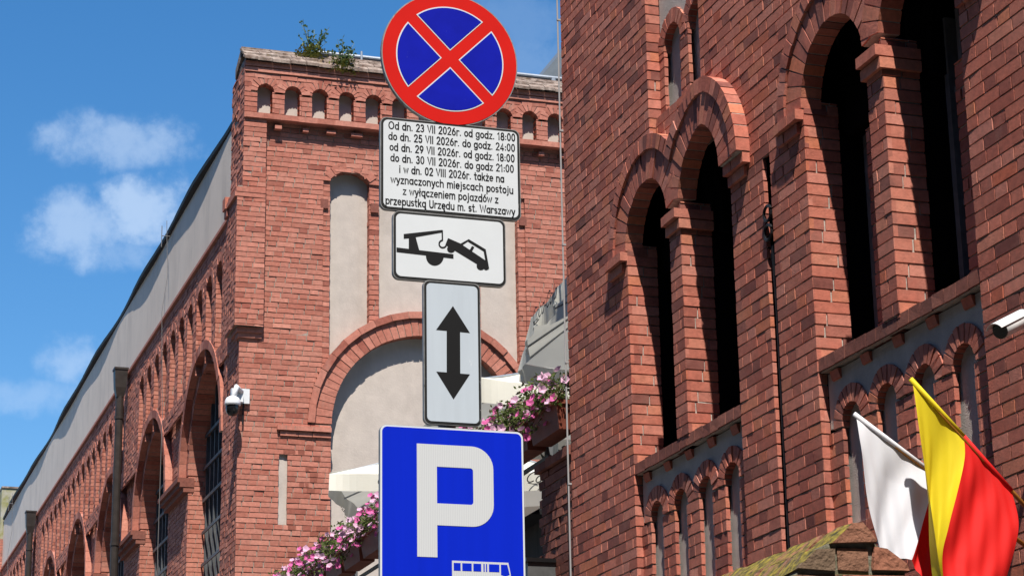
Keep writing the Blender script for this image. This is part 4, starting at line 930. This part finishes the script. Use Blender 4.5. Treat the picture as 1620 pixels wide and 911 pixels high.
# ------------------------------------------------------------------ flags
def catmull(P, t):
    n = len(P)-1; i = min(n-1, int(t*n)); f = t*n-i
    p0, p1, p2, p3 = P[max(0, i-1)], P[i], P[i+1], P[min(n, i+2)]
    return tuple(.5*((2*p1[k])+(-p0[k]+p2[k])*f+(2*p0[k]-5*p1[k]+4*p2[k]-p3[k])*f*f+(-p0[k]+3*p1[k]-3*p2[k]+p3[k])*f**3) for k in range(2))
def flag(label, y, edges, cols, seed, fold, wallx=6.0):
    """edges: outer hem, seam between the stripes, lower hem, each from the pole downwards (survey points in the plane of the pole)"""
    E = [[(lambda p: (p.x, p.z))(at(px, py, 'y', y)) for px, py in e] for e in edges]
    T = Vector((E[0][0][0], y, E[0][0][1])); H2 = Vector((E[2][0][0], y, E[2][0][1])); d = (H2-T).normalized(); B = T+d*((wallx-T.x)/d.x)
    t = thing('flag', label, 'flag', tuple(B), 'flags on slanted poles')
    mb = MB(); mb.tube([T+d*.03, B+d*.05], .0115, 10); mb.build('pole', WOODP, t, True)
    nu, nv = 30, 56; R = random.Random(seed); ph = R.uniform(0, 6)
    for k, nm in ((0, 'upper_stripe'), (1, 'lower_stripe')):
        cl = MB(); L0 = (Vector(E[k][0])-Vector(E[k+1][0])).length
        for i in range(nu+1):
            for j in range(nv+1):
                q = j/nv; a = catmull(E[k], q); b = catmull(E[k+1], q); f = i/nu
                wdt = (Vector(a)-Vector(b)).length; slack = max(0, L0-wdt)
                sgn = sin(pi*f)
                yy = y - .02*sin(q*pi*.5) - fold[k]*slack*sgn*(1 if k else -1) - .015*min(1, q*3)*sin((f+k)*6.5+ph+q*2.2) - .007*min(1, q*3)*sin((f+k)*15+q*6+ph) - .0035*min(1, q*4)*sin((f+k)*30-q*13+ph)
                x = a[0]+(b[0]-a[0])*f; z = a[1]+(b[1]-a[1])*f
                cl.v.append((x, yy, z))
        for i in range(nu):
            for j in range(nv): cl.f.append((i*(nv+1)+j, (i+1)*(nv+1)+j, (i+1)*(nv+1)+j+1, i*(nv+1)+j+1)); cl.m.append(0)
        p0, p1 = Vector((E[k][0][0], y, E[k][0][1])), Vector((E[k+1][0][0], y, E[k+1][0][1]))
        cl.tube([p0-d*(.0 if k else .012), p0.lerp(p1, .5), p1], .0135, 10)
        cl.build(nm, cols[k], t, True)
    return t
flag('white over red flag hanging left of the yellow one', 9.75,
     [[(1354, 657), (1358, 700), (1365, 765), (1376, 822), (1387, 864)], [(1480, 752), (1470, 780), (1460, 815), (1449, 850), (1440, 886)], [(1556, 812), (1548, 850), (1530, 890), (1505, 930), (1480, 965)]], [FWHT, FRED], 1, (.30, .3))
flag('yellow over red flag hanging nearest the right edge', 9.5,
     [[(1443, 602), (1452, 680), (1466, 780), (1480, 870), (1491, 935), (1500, 990)], [(1524, 690), (1525, 722), (1512, 775), (1497, 835), (1487, 890), (1500, 985)], [(1600, 776), (1607, 815), (1605, 855), (1593, 905), (1575, 950), (1562, 992)]], [FYEL, FRED], 3, (.42, .35))

# ------------------------------------------------------------------ mossy gate wall in the foreground
gw = thing('mossy_wall', 'old stone gate wall with yellow moss on its coping, in front of the tower', 'wall', (4.4, 8, 0))
yg = 8.0; ft = FY(yg); mb = MB()
def zq(pts): return [(lambda p: (p.x, p.z))(at(px, py, 'y', yg)) for px, py in pts]
RIDGE = zq([(1312, 858), (1388, 859), (1378, 842), (1362, 826), (1346, 828)])
COURSE = [zq([(1263, 900), (1321, 901), (1321, 865), (1291, 866)]), zq([(1326, 901), (1376, 901), (1375, 867), (1326, 866)]), zq([(1382, 902), (1437, 902), (1435, 891), (1404, 868), (1381, 865)])]
LOW = [zq([(1232, 940), (1330, 940), (1330, 906), (1264, 905)]), zq([(1336, 940), (1452, 940), (1440, 907), (1336, 906)])]
CORE = zq([(1236, 960), (1268, 897), (1293, 868), (1318, 856), (1350, 832), (1384, 856), (1403, 871), (1432, 893), (1446, 960)])
for poly, step, j in [(RIDGE, .29, .010)] + [(c, .26, .008) for c in COURSE] + [(c, .33, .012) for c in LOW]:
    y = yg+rnd.uniform(-.01, .01)
    while y < yg+7:                                                            # one stone after another along the wall, chamfered on both sides
        L_ = step*rnd.uniform(.85, 1.15); n = len(poly); base = len(mb.v); q = lambda: rnd.uniform(-j, j)*.7
        for k in range(3):
            yy = y+(L_-.016)*k/2; sh = .0 if k == 1 else .004
            cxp = sum(p[0] for p in poly)/n; czp = sum(p[1] for p in poly)/n
            for (u, v) in poly: mb.v.append((u+(cxp-u)*sh*6+q(), yy+q()*.6, v+(czp-v)*sh*6+q()))
        for k in range(2):
            for i in range(n): mb.f.append((base+k*n+i, base+k*n+(i+1) % n, base+(k+1)*n+(i+1) % n, base+(k+1)*n+i)[::-1]); mb.m.append(0)
        mb.f.append(tuple(base+i for i in range(n))); mb.m.append(0); mb.f.append(tuple(base+2*n+i for i in range(n))[::-1]); mb.m.append(0)
        y += L_
mb.build('coping', MOSS, gw)
mb = MB(); mb.prism(CORE, FY(yg+.018), -7, 0); x0, x1 = CORE[0][0], CORE[-1][0]; mb.box(x0, x1, yg+.02, yg+7, 0, CORE[0][1]+.001)
mb.build('core', mat('old_mortar', (.24, .22, .185), .95, 0, 14, .7, 60, col2=(.12, .115, .055)), gw)
